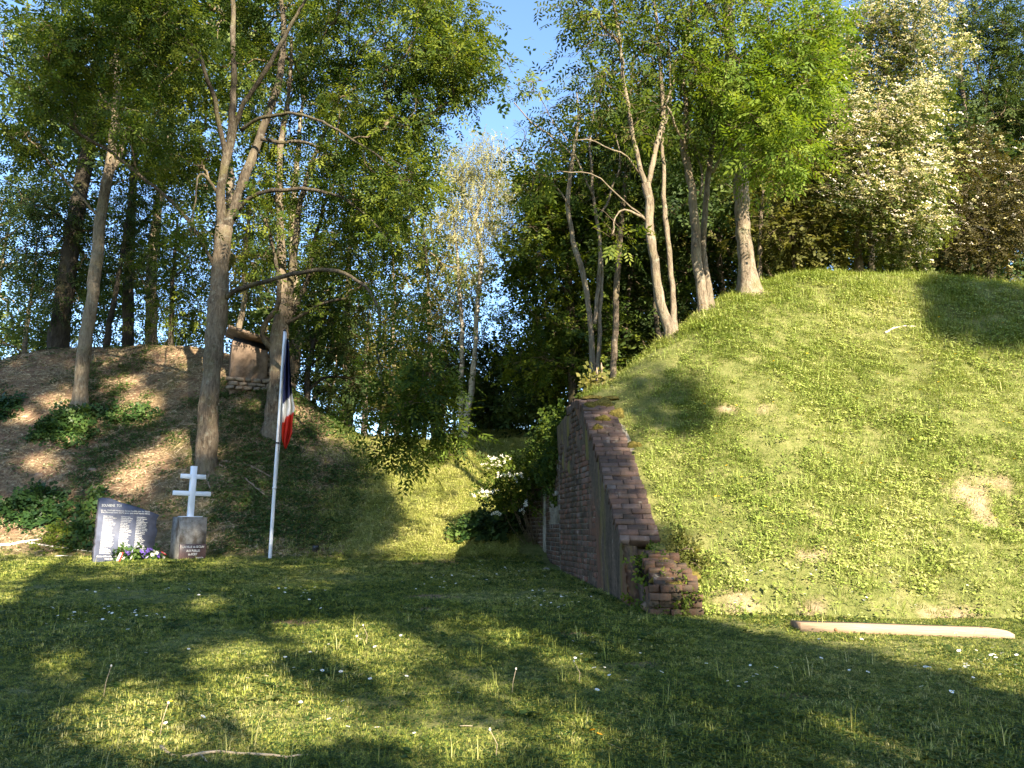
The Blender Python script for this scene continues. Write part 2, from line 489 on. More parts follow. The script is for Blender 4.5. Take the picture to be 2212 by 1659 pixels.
def leaf_template(kind):
    """quads of one spray in its own frame: x along the twig, z up; unit = metre"""
    Q = []
    def leaf(base, ang, length, width, tilt):
        d = np.array([math.cos(ang), math.sin(ang), tilt]); d /= np.linalg.norm(d)
        s = np.array([-math.sin(ang), math.cos(ang), 0.25 * (1 if ang > 0 else -1)]); s /= np.linalg.norm(s)
        b = np.array(base, float)
        Q.append([b, b + d * length * 0.45 - s * width / 2, b + d * length, b + d * length * 0.45 + s * width / 2])
    if kind == 'ash':                       # pinnate: pairs of narrow leaflets on a stalk
        for i in range(3):
            x = 0.05 + i * 0.055
            leaf((x, 0.004, -0.5 * x * x), 0.95, 0.085, 0.03, -0.25)
            leaf((x, -0.004, -0.5 * x * x), -0.95, 0.085, 0.03, -0.25)
        leaf((0.2, 0, -0.02), 0.0, 0.09, 0.032, -0.35)
    elif kind == 'round':
        r = random.Random(3)
        for i in range(6):
            leaf((0.03 + 0.035 * i, 0, 0), (0.9 if i % 2 else -0.9) + r.uniform(-.3, .3), 0.075, 0.05, r.uniform(-.4, .2))
    elif kind == 'small':
        r = random.Random(5)
        for i in range(6):
            leaf((0.02 + 0.028 * i, 0, 0), (1.0 if i % 2 else -1.0) + r.uniform(-.4, .4), 0.05, 0.036, r.uniform(-.5, .4))
    elif kind == 'birch':                   # small leaves strung on a hanging twig
        r = random.Random(7)
        for i in range(6):
            leaf((0.05 * i, 0, 0), r.uniform(-2.2, 2.2), 0.042, 0.03, r.uniform(-.5, .5))
    elif kind == 'far':
        r = random.Random(9)
        for i in range(5):
            leaf((0.05 * i, 0, 0), (1.0 if i % 2 else -1.0) + r.uniform(-.4, .4), 0.13, 0.065, r.uniform(-.5, .3))
    elif kind == 'ivy':
        r = random.Random(13)
        for i in range(5):
            leaf((0.04 * i, 0, 0), (1.1 if i % 2 else -1.1) + r.uniform(-.5, .5), 0.085, 0.075, r.uniform(-.4, .5))
    elif kind == 'bloom':                   # a flat head of little flowers
        r = random.Random(15)
        for i in range(7):
            a = r.uniform(-3, 3); rr = r.uniform(0.01, 0.06)
            leaf((rr * math.cos(a), rr * math.sin(a), r.uniform(0, .02)), a, 0.034, 0.034, r.uniform(-.1, .5))
    return np.array(Q)                      # (k,4,3)
TPL = {k: leaf_template(k) for k in ('ash', 'round', 'small', 'birch', 'far', 'ivy', 'bloom')}

def leaves_mesh(name, pos, dirs, ups, size, tint, kind, mat):
    T = TPL[kind]
    x = unit(dirs); y = unit(np.cross(ups, x)); z = np.cross(x, y)
    R = np.stack([x, y, z], 1)                       # rows: local axes
    V = np.einsum('kqc,ncd->nkqd', T, R) * size[:, None, None, None] + pos[:, None, None, :]
    n, kq = len(pos), len(T)
    V = V.reshape(-1, 3)
    Fq = np.arange(n * kq * 4).reshape(-1, 4)
    t = np.repeat(tint, kq) + rng.uniform(-.12, .12, n * kq)
    return mesh(name, V, Fq, mat, False, np.clip(t, 0, 1))

# ------------------------------------------------------------------ brick wall
def brick_material(name, stops, stain):
    k = NT(name)
    oi = k.n('ShaderNodeObjectInfo').outputs['Random']
    f = k.math('ADD', k.math('MULTIPLY', oi, 0.5), k.math('MULTIPLY', k.attr('tint'), 0.5))
    nz = k.noise(45, 4, 0.7, k.pos()); n2 = k.noise(6, 5, 0.65, k.pos())
    f = k.math('ADD', f, k.math('MULTIPLY_ADD', nz, 0.5, -0.25))
    c = k.ramp(f, stops)
    streak = k.noise(1.0, 5, 0.7, k.pos((9, 9, 0.7)))
    c = k.mix(k.math('MULTIPLY', k.ramp(streak, [(0.44, (0, 0, 0)), (0.60, (1, 1, 1))]), stain), c, (0.055, 0.047, 0.032))
    c = k.mix(k.math('MULTIPLY', k.ramp(n2, [(0.60, (0, 0, 0)), (0.70, (1, 1, 1))]), 0.55 * stain + 0.1), c, (0.33, 0.30, 0.25))
    return k.finish(c, 0.92, k.bump(nz, 0.6, 0.008), spec=0.15)
M['brick'] = brick_material('old_brick', [(0.1, (0.06, 0.04, 0.03)), (0.4, (0.115, 0.068, 0.048)), (0.65, (0.18, 0.082, 0.055)), (0.95, (0.15, 0.12, 0.10))], 0.9)
M['coping'] = brick_material('coping_brick', [(0.1, (0.04, 0.029, 0.024)), (0.4, (0.09, 0.056, 0.043)), (0.65, (0.14, 0.09, 0.068)), (0.95, (0.125, 0.098, 0.085))], 0.45)
M['brick_red'] = brick_material('red_brick', [(0.1, (0.035, 0.024, 0.018)), (0.45, (0.085, 0.048, 0.032)), (0.7, (0.125, 0.07, 0.045)), (0.95, (0.11, 0.085, 0.065))], 0.75)
kk = NT('mortar'); _n = kk.noise(25, 5, 0.7, kk.pos()); _n2 = kk.noise(3, 4, 0.6, kk.pos((3, 3, 0.6)))
_c = kk.ramp(kk.math('ADD', kk.math('MULTIPLY', _n, .4), kk.math('MULTIPLY', _n2, .6)), [(0.35, (0.075, 0.065, 0.05)), (0.5, (0.21, 0.19, 0.155)), (0.7, (0.40, 0.37, 0.31))])
M['mortar'] = kk.finish(_c, 0.95, kk.bump(_n, 0.6, 0.01), spec=0.1)
kk = NT('stained_render')
_st = kk.noise(1.0, 7, 0.75, kk.pos((8, 8, 1.2)), 1.5); _n = kk.noise(22, 5, 0.7, kk.pos()); _b = kk.noise(1.3, 4, 0.6, kk.pos((1, 1, .6)))
_c = kk.ramp(kk.math('ADD', kk.math('MULTIPLY', _st, 0.6), kk.math('MULTIPLY', _n, 0.4)), [(0.36, (0.03, 0.025, 0.019)), (0.48, (0.075, 0.058, 0.042)), (0.58, (0.125, 0.088, 0.062)), (0.72, (0.26, 0.22, 0.17))])
_ol = kk.math('MULTIPLY', kk.ramp(kk.noise(1.0, 4, 0.6, kk.pos((4, 4, 0.45))), [(0.54, (0, 0, 0)), (0.64, (1, 1, 1))]), 0.75)
_c = kk.mix(_ol, _c, (0.15, 0.125, 0.03))
_rd = kk.math('MULTIPLY', kk.ramp(_b, [(0.55, (0, 0, 0)), (0.64, (1, 1, 1))]), 0.6)
_c = kk.mix(_rd, _c, (0.17, 0.075, 0.045))
M['render'] = kk.finish(_c, 0.95, kk.bump(kk.math('ADD', _st, _n), 0.5, 0.012), spec=0.1)
kk = NT('moss'); _n = kk.noise(30, 5, 0.7, kk.pos())
M['moss'] = kk.finish(kk.ramp(_n, [(0.35, (0.05, 0.042, 0.012)), (0.55, (0.13, 0.105, 0.025)), (0.7, (0.22, 0.17, 0.06))]), 0.95, kk.bump(_n, 1, 0.02), spec=0.05)

def brick_variants(sx, sy, sz, mat, n=6, seed=1):
    r = np.random.default_rng(seed); out = []
    for i in range(n):
        V, Fc = bevbox(sx, sy, sz, 0.0045, 0.0035, r)
        me = mesh('brick', V, Fc, mat, False, np.full(len(Fc), r.random()))
        out.append(me)
    return out

wall = empty('brick_wall', (1.2, 8.7, 0.8))
tag(wall, 'tall stained brick retaining wall with a sloping brick coping, holding back the grassy mound', 'wall', None, 'thing')
WO = np.array([1.2, 8.7, 0.8])
wdir = np.array([-0.148, 1.0, 0]); wdir /= np.linalg.norm(wdir)
wnrm = np.array([-1.0, -0.148, 0]); wnrm /= np.linalg.norm(wnrm)
wrot = math.atan2(wdir[1], wdir[0])
def wpt(y, z, out=0.0):
    return np.array([float(wall_x(y)), y, z]) + wnrm * out
TOPY = np.array([8.36, 8.62, 9.05, 9.6, 10.1, 10.43, 10.75, 12.02]); TOPZ = np.array([0.80, 1.50, 2.04, 2.61, 3.07, 3.35, 3.41, 3.24])
def wtop(y): return np.interp(y, TOPY, TOPZ)
# core, with the old render still wrapped round its broken front edge
def core_part(name, prof, mat, th=0.5, inset=0.012):
    npf = len(prof)
    V = [wpt(y, z, -inset) for y, z in prof] + [wpt(y, z, -inset) + np.array([th, th * 0.148, 0]) for y, z in prof]
    Fc = [list(range(npf))[::-1], list(range(npf, 2 * npf))] + [[i, (i + 1) % npf, npf + (i + 1) % npf, npf + i] for i in range(npf)]
    obj(name, mesh(name, np.array(V) - WO, Fc, M[mat]), wall)
core_part('core', [(8.84, 0.3)] + [(y, float(wtop(y)) - 0.10) for y in (8.84, 9.2, 9.8, 10.43, 10.75, 11.4, 12.0)] + [(12.0, 0.3)], 'mortar')
core_part('broken_edge', [(8.38, 0.3), (8.42, 0.84), (8.50, 1.05), (8.58, 1.22), (8.66, float(wtop(8.66)) - 0.10), (8.838, float(wtop(8.838)) - 0.10), (8.838, 0.3)], 'render', 0.16, 0.004)
# coping: rows of bricks laid across the slope
cop = {w: brick_variants(w - 0.005, 0.071, 0.12, M['coping'], 5, int(w * 1000)) for w in (0.22, 0.11)}
cp = np.array([(8.62, 1.50), (9.05, 2.04), (9.60, 2.61), (10.10, 3.07), (10.43, 3.35), (10.75, 3.41), (11.3, 3.36)])
cl_s = np.concatenate([[0], np.cumsum(np.linalg.norm(np.diff(cp, axis=0), axis=1))])
ang = 0.80
n_piece = 0
def put_brick(me, loc, rot):
    global n_piece
    b = obj('brick', me, wall, np.array(loc) - WO); b.rotation_euler = rot; n_piece += 1
    return b
for q in range(int(cl_s[-1] / 0.0755)):
    s_ = 0.0377 + q * 0.0755
    c = np.array([0, np.interp(s_, cl_s, cp[:, 0]), np.interp(s_, cl_s, cp[:, 1])])
    a = math.atan2(np.interp(s_ + .12, cl_s, cp[:, 1]) - np.interp(s_ - .12, cl_s, cp[:, 1]), np.interp(s_ + .12, cl_s, cp[:, 0]) - np.interp(s_ - .12, cl_s, cp[:, 0]))
    lay = [0.22, 0.22] if q % 2 else [0.11, 0.22, 0.11]
    x = float(wall_x(c[1])) - 0.030 + rnd.uniform(-.012, .012)
    for w in lay:
        me = rnd.choice(cop[w])
        n = np.array([0, -math.sin(a), math.cos(a)])
        p = c + n * (-0.040 + rnd.uniform(-.008, .007)); p[0] = x + w / 2
        put_brick(me, p, (a + rnd.uniform(-.025, .025), rnd.uniform(-.02, .02), rnd.uniform(-.015, .015)))
        x += w
# broken lower end: the coping has slipped and its bricks step down to the grass
redv = {w: brick_variants(w - 0.006, 0.064, 0.12, M['brick_red'], 5, 7 + int(w * 1000)) for w in (0.22, 0.11)}
a2 = math.atan2(0.36, 0.50)
for q in range(8):
    c = np.array([0, 8.02 + q * 0.062, 1.05 + q * 0.045])
    x = 1.345 + 0.012 * (7 - q) + rnd.uniform(-.015, .02)
    lay = [0.22, 0.11, 0.11] if q % 2 else [0.11, 0.22, 0.11]
    if q > 5: lay = lay[1:]; x += 0.08
    for w in lay:
        p = c + np.array([x + w / 2, 0, rnd.uniform(-.022, .018)]); x += w
        if rnd.random() < .12: continue
        put_brick(rnd.choice(redv[w]), p, (a2 * 0.8 + rnd.uniform(-.06, .06), rnd.uniform(-.03, .03), rnd.uniform(-.04, .04)))
rv2 = {w: brick_variants(w - 0.009, 0.11, 0.068, M['brick_red'], 5, 17 + int(w * 1000)) for w in (0.22, 0.11)}
for q in range(5):                                   # upright broken end facing the lawn
    x = 1.36 + rnd.uniform(-.02, .03); z = 0.74 + q * 0.077
    for w in ([0.22, 0.11, 0.22] if q % 2 else [0.11, 0.22, 0.11, 0.11]):
        if rnd.random() < (.10 if q < 4 else .3): x += w; continue
        put_brick(rnd.choice(rv2[w]), (x + w / 2, 8.0 + rnd.uniform(-.03, .05), z + rnd.uniform(-.006, .006)), (rnd.uniform(-.05, .05), rnd.uniform(-.05, .05), rnd.uniform(-.12, .12))); x += w
V, Fc = box(0.5, 0.62, 0.5, (1.6, 8.33, 0.82), 0.02)
obj('rubble_core', mesh('rubble_core', V - WO, Fc, M['render']), wall)
V, Fc = box(0.42, 0.30, 0.9, (1.50, 8.86, 0.95), 0.03)
obj('rubble_core', mesh('rubble_core', V - WO, Fc, M['render']), wall)
# the face: old render still covers the front edge and the top, bricks show elsewhere
def coated(y, z):
    e = (9.85 + 0.9 * noise2(y * 0, z, 0.5, 1)) - y
    t = z - (wtop(y) - 0.55 + 0.5 * noise2(y, z, 0.8, 2)) + np.clip((y - 9) * 0.05, 0, 0.3)
    m = np.maximum(e * 1.0, t * 1.2) + 0.9 * noise2(y, z, 0.22, 3) + 0.8 * noise2(y, z, 0.6, 5) + 0.5 * noise2(y, z, 0.09, 6)
    return np.where(z > wtop(y), -1, m)
dz, dy = 0.04, 0.04
ys = np.arange(8.38, 12.01, dy); zs = np.arange(0.55, 3.45, dz)
YY, ZZ = np.meshgrid(ys, zs)
mk = coated(YY, ZZ) > 0
top = np.minimum(ZZ, wtop(YY) - 0.03)
lean = np.where(YY < 8.7, 0, 0)
thick = 0.006 + 0.010 * np.clip(coated(YY, ZZ), 0, 1) + 0.008 * noise2(YY, ZZ, 0.12, 4)
thick = np.where(mk, thick, -0.006)
V = np.stack([wall_x(YY), YY, top], -1) + wnrm * thick[..., None]
ny, nx = YY.shape
i = (np.arange(ny - 1)[:, None] * nx + np.arange(nx - 1)[None])
fm = (mk[:-1, :-1] | mk[1:, :-1] | mk[:-1, 1:] | mk[1:, 1:]) & (ZZ[:-1, :-1] < wtop(YY[:-1, :-1])) & (ZZ[:-1, :-1] + 0 > -1)
Fq = np.stack([i, i + nx, i + nx + 1, i + 1], -1)[fm]
obj('render_coat', mesh('render_coat', V.reshape(-1, 3) - WO, Fq, M['render'], True), wall)
face = []
fv = {w: brick_variants(w - 0.010, 0.10, 0.064, M['brick'], 6, 40 + int(w * 1000)) for w in (0.22, 0.11)}
rest = []
cand = []
for q in range(40):
    z = 0.60 + q * 0.0745 + 0.032
    y = 8.45 + (0.165 if q % 2 else 0.0)
    kq = 0
    while y < 11.95:
        w = 0.22 if kq % 2 else 0.11
        ym = y + w / 2
        if z < wtop(ym) - 0.07 and ym + w / 2 < 12.0 and float(coated(np.array(ym), np.array(z))) < 0.12:
            cand.append((ym, z, w))
        y += w; kq += 1
cand.sort(key=lambda c: c[0])
room = 298 - n_piece
for nb, (ym, z, w) in enumerate(cand):
    out = -0.044 + rnd.uniform(-.006, .006)
    if nb < room:
        put_brick(rnd.choice(fv[w]), wpt(ym, z, out), (rnd.uniform(-.02, .02), rnd.uniform(-.012, .012), wrot + rnd.uniform(-.02, .02)))
    else:
        V, Fc = box(w - 0.010, 0.10, 0.064, jit=0.002)
        c, s_ = math.cos(wrot), math.sin(wrot)
        V = V @ np.array([[c, s_, 0], [-s_, c, 0], [0, 0, 1]]) + wpt(ym, z, out) - WO
        rest.append((V, Fc, rnd.random()))
V, Fc, tt = join(rest)
tag(obj('brickwork', mesh('brickwork', V, Fc, M['brick'], False, tt), wall), kind='stuff')
# moss cushions on the upper coping
def cushion(c, rx, ry, h, mat, name, parent, O, seed, a=0.0):
    r = np.random.default_rng(seed); n, m = 14, 5
    V = [[0, 0, h]]
    for j in range(1, m + 1):
        for q in range(n):
            th = q / n * 2 * math.pi; rr = j / m * (1 + 0.25 * math.sin(3 * th + seed) + r.normal(0, .07))
            V.append([rx * rr * math.cos(th), ry * rr * math.sin(th), h * (1 - (j / m) ** 2) + r.normal(0, h * .12) - (0.02 if j == m else 0)])
    V = np.array(V); ca, sa = math.cos(a), math.sin(a)
    V = V @ np.array([[1, 0, 0], [0, ca, sa], [0, -sa, ca]])
    Fc = [[0, 1 + q, 1 + (q + 1) % n] for q in range(n)]
    for j in range(m - 1):
        for q in range(n):
            a0 = 1 + j * n; Fc.append([a0 + q, a0 + n + q, a0 + n + (q + 1) % n, a0 + (q + 1) % n])
    return obj(name, mesh(name, V + np.array(c) - O, Fc, mat, True), parent)
for q, (y, dx, rx, ry) in enumerate([(10.6, 0.18, 0.13, 0.12), (10.35, 0.30, 0.13, 0.10), (10.15, 0.42, 0.10, 0.10), (10.3, 0.1, 0.09, 0.06), (10.8, 0.35, 0.15, 0.14), (9.62, 0.45, 0.09, 0.05), (9.9, 0.08, 0.07, 0.04), (10.05, 0.2, .1, .05), (10.45, 0.42, .12, .07)]):
    cushion((float(wall_x(y)) + dx, y, float(wtop(y)) + 0.05), rx, ry, 0.035, M['moss'], 'moss', wall, WO, q + 3, ang if y < 10.45 else 0)

for q, (x, y, z, rx, ry) in enumerate([(1.72, 8.22, 1.20, .12, .07), (1.50, 8.42, 1.36, .10, .05), (1.80, 8.06, 1.09, .09, .05), (1.45, 8.1, 1.13, .06, .04), (1.60, 8.34, 1.30, .15, .05), (1.44, 8.28, 1.25, .07, .06), (1.66, 8.02, 1.08, .1, .05), (1.84, 8.2, 1.16, .1, .1)]):
    cushion((x, y, z), rx, ry, 0.03, M['moss'], 'moss', wall, WO, q + 31, a2)

# recessed stretch with a niche, and the far corner of brickwork
rec = empty('niche_wall', (0.72, 13.2, 1.05)); RO = np.array([0.72, 13.2, 1.05])
tag(rec, 'dark crumbling recess with an open niche between the tall wall and the red brick corner', 'wall', None, 'thing')
ra = np.array([0.63, 14.40, 0]); rb = np.array([0.82, 12.02, 0]); rd = (ra - rb) / np.linalg.norm(ra - rb); rn = np.array([-rd[1], rd[0], 0]) * 1.0
if rn[0] > 0: rn = -rn
Lr = np.linalg.norm(ra - rb)
def rbox(s0, s1, z0, z1, out0, out1):
    pts = []
    for z in (z0, z1):
        for s_, o_ in ((s0, out0), (s1, out0), (s1, out1), (s0, out1)):
            p = rb + rd * s_ + rn * o_; pts.append([p[0], p[1], z])
    return np.array(pts), BOXF
pr = [rbox(0, Lr, 0.6, 1.74, -0.4, 0), rbox(0, 0.85, 1.74, 2.2, -0.4, 0), rbox(1.75, Lr, 1.74, 2.2, -0.4, 0), rbox(0, Lr, 2.2, 3.15, -0.4, 0), rbox(0.85, 1.75, 1.74, 2.2, -0.42, -0.34)]
V, Fc, _ = join([(v - RO, f, None) for v, f in pr])
obj('masonry', mesh('masonry', V, Fc, M['mortar']), rec)
rest = []
for q in range(33):
    z = 0.7 + q * 0.0745; s_ = 0.05 + (0.11 if q % 2 else 0)
    while s_ < Lr - 0.12:
        w = rnd.choice([0.11, 0.22])
        if not (0.8 < s_ + w and s_ < 1.8 and 1.68 < z < 2.24) and rnd.random() > 0.12:
            v, f = rbox(s_, s_ + w - 0.012, z, z + 0.062, -0.05, 0.006 + rnd.uniform(0, .012)); rest.append((v - RO, f, rnd.random()))
        s_ += w
V, Fc, tt = join(rest); tag(obj('brickwork', mesh('brickwork', V, Fc, M['brick'], False, tt), rec), kind='stuff')
V, Fc = rbox(0.78, 1.82, 2.2, 2.27, -0.3, 0.03); obj('lintel', mesh('lintel', V - RO, Fc, M['mortar']), rec)

cor = empty('brick_corner', (0.4, 15.0, 1.08)); CO = np.array([0.4, 15.0, 1.08])
tag(cor, 'low red brick wall corner under the flowering bush, beyond the dark recess', 'wall', None, 'thing')
ca_ = np.array([0.60, 14.45, 0]); cb_ = np.array([0.20, 15.55, 0]); rb, rd = ca_, (cb_ - ca_) / np.linalg.norm(cb_ - ca_); rn = np.array([-rd[1], rd[0], 0]); rn = rn if rn[0] < 0 else -rn
Lc = np.linalg.norm(cb_ - ca_)
v, f = rbox(0, Lc, 0.6, 2.35, -0.4, -0.008); obj('masonry', mesh('masonry', v - CO, f, M['mortar']), cor)
v, f = rbox(-0.05, 0.045, 0.6, 2.6, -0.2, 0.02); obj('quoin_strip', mesh('quoin_strip', v - CO, f, M['mortar']), cor)
v, f = rbox(Lc - 0.02, Lc + 0.12, 0.6, 2.3, -0.3, 0.012); obj('quoin_strip', mesh('quoin_strip', v - CO, f, M['mortar']), cor)
rv3 = {w: brick_variants(w - 0.012, 0.10, 0.062, M['brick_red'], 5, 70 + int(w * 1000)) for w in (0.22, 0.11)}
crot = math.atan2(rd[1], rd[0])
for q in range(21):
    z = 0.98 + q * 0.0745; s_ = 0.05 if q % 2 else 0.05
    first = True
    while s_ < Lc - 0.08:
        w = 0.11 if (first and q % 2) else 0.22
        if s_ + w > Lc: w = 0.11
        first = False
        p = rb + rd * (s_ + w / 2) + rn * (-0.045 + rnd.uniform(-.004, .004))
        b = obj('brick', rnd.choice(rv3[w]), cor, np.array([p[0], p[1], z + 0.031]) - CO); b.rotation_euler = (0, 0, crot)
        s_ += w

# ------------------------------------------------------------------ the memorial
def plain(name, col, rough=0.6, nscale=20, amt=0.25, spec=0.3, bump=0.2, metal=0.0, stretch=None):
    k = NT(name); nz = k.noise(nscale, 5, 0.65, k.coord('Object', stretch))
    d = tuple(c * (1 - amt) for c in col); u_ = tuple(min(1, c * (1 + amt)) for c in col)
    return k.finish(k.ramp(nz, [(0.3, d), (0.5, col), (0.7, u_)]), rough, k.bump(nz, bump, 0.01), spec=spec, metal=metal)
M['slate'] = plain('slate', (0.075, 0.085, 0.125), 0.55, 5, 0.35, 0.35, 0.3)
M['slate_edge'] = plain('slate_edge', (0.05, 0.05, 0.06), 0.9, 14, 0.5)
M['white_paint'] = plain('white_paint', (0.76, 0.79, 0.86), 0.35, 6, 0.03, 0.5, 0.03)
M['letter'] = plain('letter_paint', (0.72, 0.71, 0.67), 0.6, 20, 0.05)
kk = NT('plinth_concrete'); _n = kk.noise(12, 6, 0.7, kk.coord('Object')); _n2 = kk.noise(2.2, 4, 0.6, kk.coord('Object', (2, 2, 1)))
_c = kk.ramp(_n, [(0.3, (0.10, 0.09, 0.075)), (0.5, (0.21, 0.195, 0.17)), (0.7, (0.30, 0.28, 0.25))])
_c = kk.mix(kk.ramp(_n2, [(0.46, (0, 0, 0)), (0.62, (0.85, 0.85, 0.85))]), _c, (0.075, 0.052, 0.034))
M['plinth'] = kk.finish(_c, 0.9, kk.bump(_n, 0.4, 0.01), spec=0.15)
M['granite'] = plain('red_granite', (0.085, 0.055, 0.055), 0.35, 60, 0.35, 0.4, 0.05)
M['pole'] = plain('pole_metal', (0.62, 0.64, 0.68), 0.4, 3, 0.08, 0.5, 0.03, stretch=(1, 1, .3))
M['dark_metal'] = plain('dark_metal', (0.02, 0.02, 0.022), 0.5, 10, 0.2)

PHI = math.radians(46)
mnrm = np.array([math.sin(PHI), -math.cos(PHI), 0.0]); mrt = np.array([math.cos(PHI), math.sin(PHI), 0.0])
def on_plane(px, py, p0, n=mnrm):
    d = ray(px, py); t = ((p0 - EYE) @ n) / (d @ n); return EYE + d * t[..., None] if d.ndim > 1 else EYE + d * t
def text_mesh(body, size, align='LEFT', bold=0.0):
    cu = bpy.data.curves.new('text', 'FONT'); cu.body = body; cu.size = size; cu.align_x = align
    cu.extrude = 0.001; cu.offset = bold; cu.resolution_u = 2
    o = bpy.data.objects.new('text', cu); COL.objects.link(o)
    bpy.context.view_layer.update()
    me = bpy.data.meshes.new_from_object(o.evaluated_get(bpy.context.evaluated_depsgraph_get()))
    bpy.data.objects.remove(o); bpy.data.curves.remove(cu)
    return me

sc0 = P(268, 1206, 14.35); sc0[2] = float(lawn_z(sc0[0], sc0[1]))
stele = empty('memorial_stone', sc0, PHI)
tag(stele, 'rough edged dark blue slate memorial stone covered in columns of white names', 'memorial')
ol = np.array([(155, 65), (235, 45), (420, 60), (560, 110), (700, 165), (880, 215), (1060, 270), (1230, 322), (1400, 385), (1530, 432), (1640, 475), (1600, 540), (1580, 590), (1566, 680), (1560, 760), (1592, 860), (1570, 980), (1530, 1080), (1528, 1200), (1520, 1330), (1500, 1400), (1555, 1480), (1540, 1570), (1500, 1760), (20, 1760), (10, 1600), (18, 1440), (20, 1300), (52, 1200), (48, 1100), (78, 980), (70, 850), (95, 700), (110, 500), (128, 350), (140, 200)], float)
def st_d(z): return np.stack([(350 + z[..., 0] * .1507) / 1.736, (1860 + z[..., 1] * .1507) / 1.736], -1)
def st_local(z):
    d = st_d(np.asarray(z, float)); p = on_plane(d[..., 0], d[..., 1], sc0)
    return np.stack([(p - sc0) @ mrt, p[..., 2] - sc0[2]], -1)
q = st_local(ol); n_ = len(q); r_ = np.random.default_rng(3)
fr = np.column_stack([q[:, 0], np.zeros(n_), q[:, 1]])
bk = fr + np.array([0, 0.085, 0]); md = fr + np.array([0, 0.04, 0]); cen = fr.mean(0)
md[:, [0, 2]] += unit((fr - cen)[:, [0, 2]]) * r_.uniform(0.004, 0.022, (n_, 1))
V = np.concatenate([fr, md, bk])
Fc = [list(range(n_))] + [list(range(2 * n_, 3 * n_))[::-1]]
for j in range(2): Fc += [[j * n_ + i, j * n_ + n_ + i, j * n_ + n_ + (i + 1) % n_, j * n_ + (i + 1) % n_] for i in range(n_)]
me = mesh('slab', V, [f[::-1] for f in Fc], M['slate']); me.materials.append(M['slate_edge'])
me.polygons.foreach_set('material_index', [0, 0] + [1] * (2 * n_)); obj('slab', me, stele)
def inscribe(parent, body, xy0, xy1, align='LEFT', name='inscription', hscale=None, bold=0.0):
    """letters between two local points (x,z): width fits the line, height from hscale"""
    me = text_mesh(body, 1.0, 'LEFT', bold)
    co = np.zeros(len(me.vertices) * 3); me.vertices.foreach_get('co', co); co = co.reshape(-1, 3)
    w = co[:, 0].max() - co[:, 0].min(); d = np.array(xy1) - np.array(xy0); L = np.linalg.norm(d); d = d / L; up = np.array([-d[1], d[0]])
    x = (co[:, 0] - co[:, 0].min()) / w * L; h = co[:, 1] * hscale
    out = np.column_stack([xy0[0] + d[0] * x + up[0] * h, -0.0025 - co[:, 2] * 1.0, xy0[1] + d[1] * x + up[1] * h])
    fs = [list(p.vertices) for p in me.polygons]
    bpy.data.meshes.remove(me)
    return out, fs
def text_block(parent, name, items):
    for v, f in items: obj(name, mesh(name, v, f, M['letter']), parent)
def line(z0, z1): a, b = st_local(np.array([z0, z1], float)); return a, b
hs = lambda zh: float(np.linalg.norm(np.subtract(*line((300, 500), (300, 500 + zh)))))
text_block(stele, 'inscription', [inscribe(stele, 'SOUVIENS  TOI', *line((205, 262), (695, 272)), hscale=hs(88), bold=0.012)])
text_block(stele, 'inscription', [inscribe(stele, 'Ici en 1944 68 Hommes furent fusillés par les Nazis', *line((190, 370), (1405, 408)), hscale=hs(56)),
                                  inscribe(stele, 'Ces Hommes sont morts pour que nous soyons libres', *line((190, 416), (1400, 460)), hscale=hs(56)),
                                  inscribe(stele, 'Cette stèle a été érigée en souvenir', *line((80, 1520), (900, 1515)), hscale=hs(56)), inscribe(stele, 'VILLE DE', *line((270, 1580), (480, 1580)), hscale=hs(40))])
C1 = ['BAERT Michel', 'BOURGEOIS Philippe', 'BOUSY Pierre', 'BULTEZ Marcel', 'CAMBERLEIN Arthur', 'CATOUILLARD Paul', 'CAUX Daniel', 'CHAUSSON Henri', 'COGNEZ Eugène', 'COLPIN Alfred', 'DANGEL Edmond', 'DETROYAUX Charles', 'DELECLUSE Paul', 'DELEPIERRE André', 'DELMOTTE Georges', 'DEMAREZ Auguste', 'DEPREESTER Daniel', 'DESCHAMPS Robert', 'DESMARETZ Oscar', 'DICK Louis', 'DROART Maurice', 'DUHAMEL Maurice', 'DUPREZ Gilbert']
C2 = ['DUTHOIT Jean', 'HENNEQUIN Victor', 'GOSSELIN Henri', 'GAMOTTE André', 'GUY André', 'GOSSET Simon', 'GUSTIN André', 'HALLEY Jules', 'HOCQUET Fernand', 'HUBERT Dominique', 'JEAN Claude', 'JOURNEAUX Henri', 'LANGLET René', 'LAMBERT Jo', 'LEBRUN Pierre', 'LEGRAND Paul', 'LEMAIRE Léon', 'LEPERS Alexandre', 'LESAGE Edmond', 'LECOMTE Lucien', 'LOUIS Pierre', 'MAHIEU Gaston', 'MARIE']
C3 = ['MARQUIS Henri', 'MONNET Raymond', 'MOREL Jean', 'NORMAND Edouard', 'NORBERT Victor', 'OBERLIN Georges', 'PAULUS Claude', 'PHILIPPE Georges', 'PICQUET Alphonse', 'PETIT Gustave', 'RENARD Julien', 'ROY Louis', 'ROSE Jean', 'SIMON Paul', 'THOMAS Charles', 'VINCENT Léon', 'VIAL René', 'VASSEUR Arthur', 'VANDENBERGHE Louis', 'VERMEULEN Edouard', 'WATTELLE Robert', 'WILLEM Jules']
items = []
for i, t in enumerate(C1): items.append(inscribe(stele, t, *line((255 - 4.9 * i, 510 + 41.8 * i), (255 - 4.9 * i + 17.5 * len(t) + 20, 521 + 41.8 * i)), hscale=hs(40)))
for i, t in enumerate(C2): items.append(inscribe(stele, t, *line((695 - 4.5 * i, 528 + 41.0 * i), (695 - 4.5 * i + 17.0 * len(t) + 20, 537 + 41.0 * i)), hscale=hs(40)))
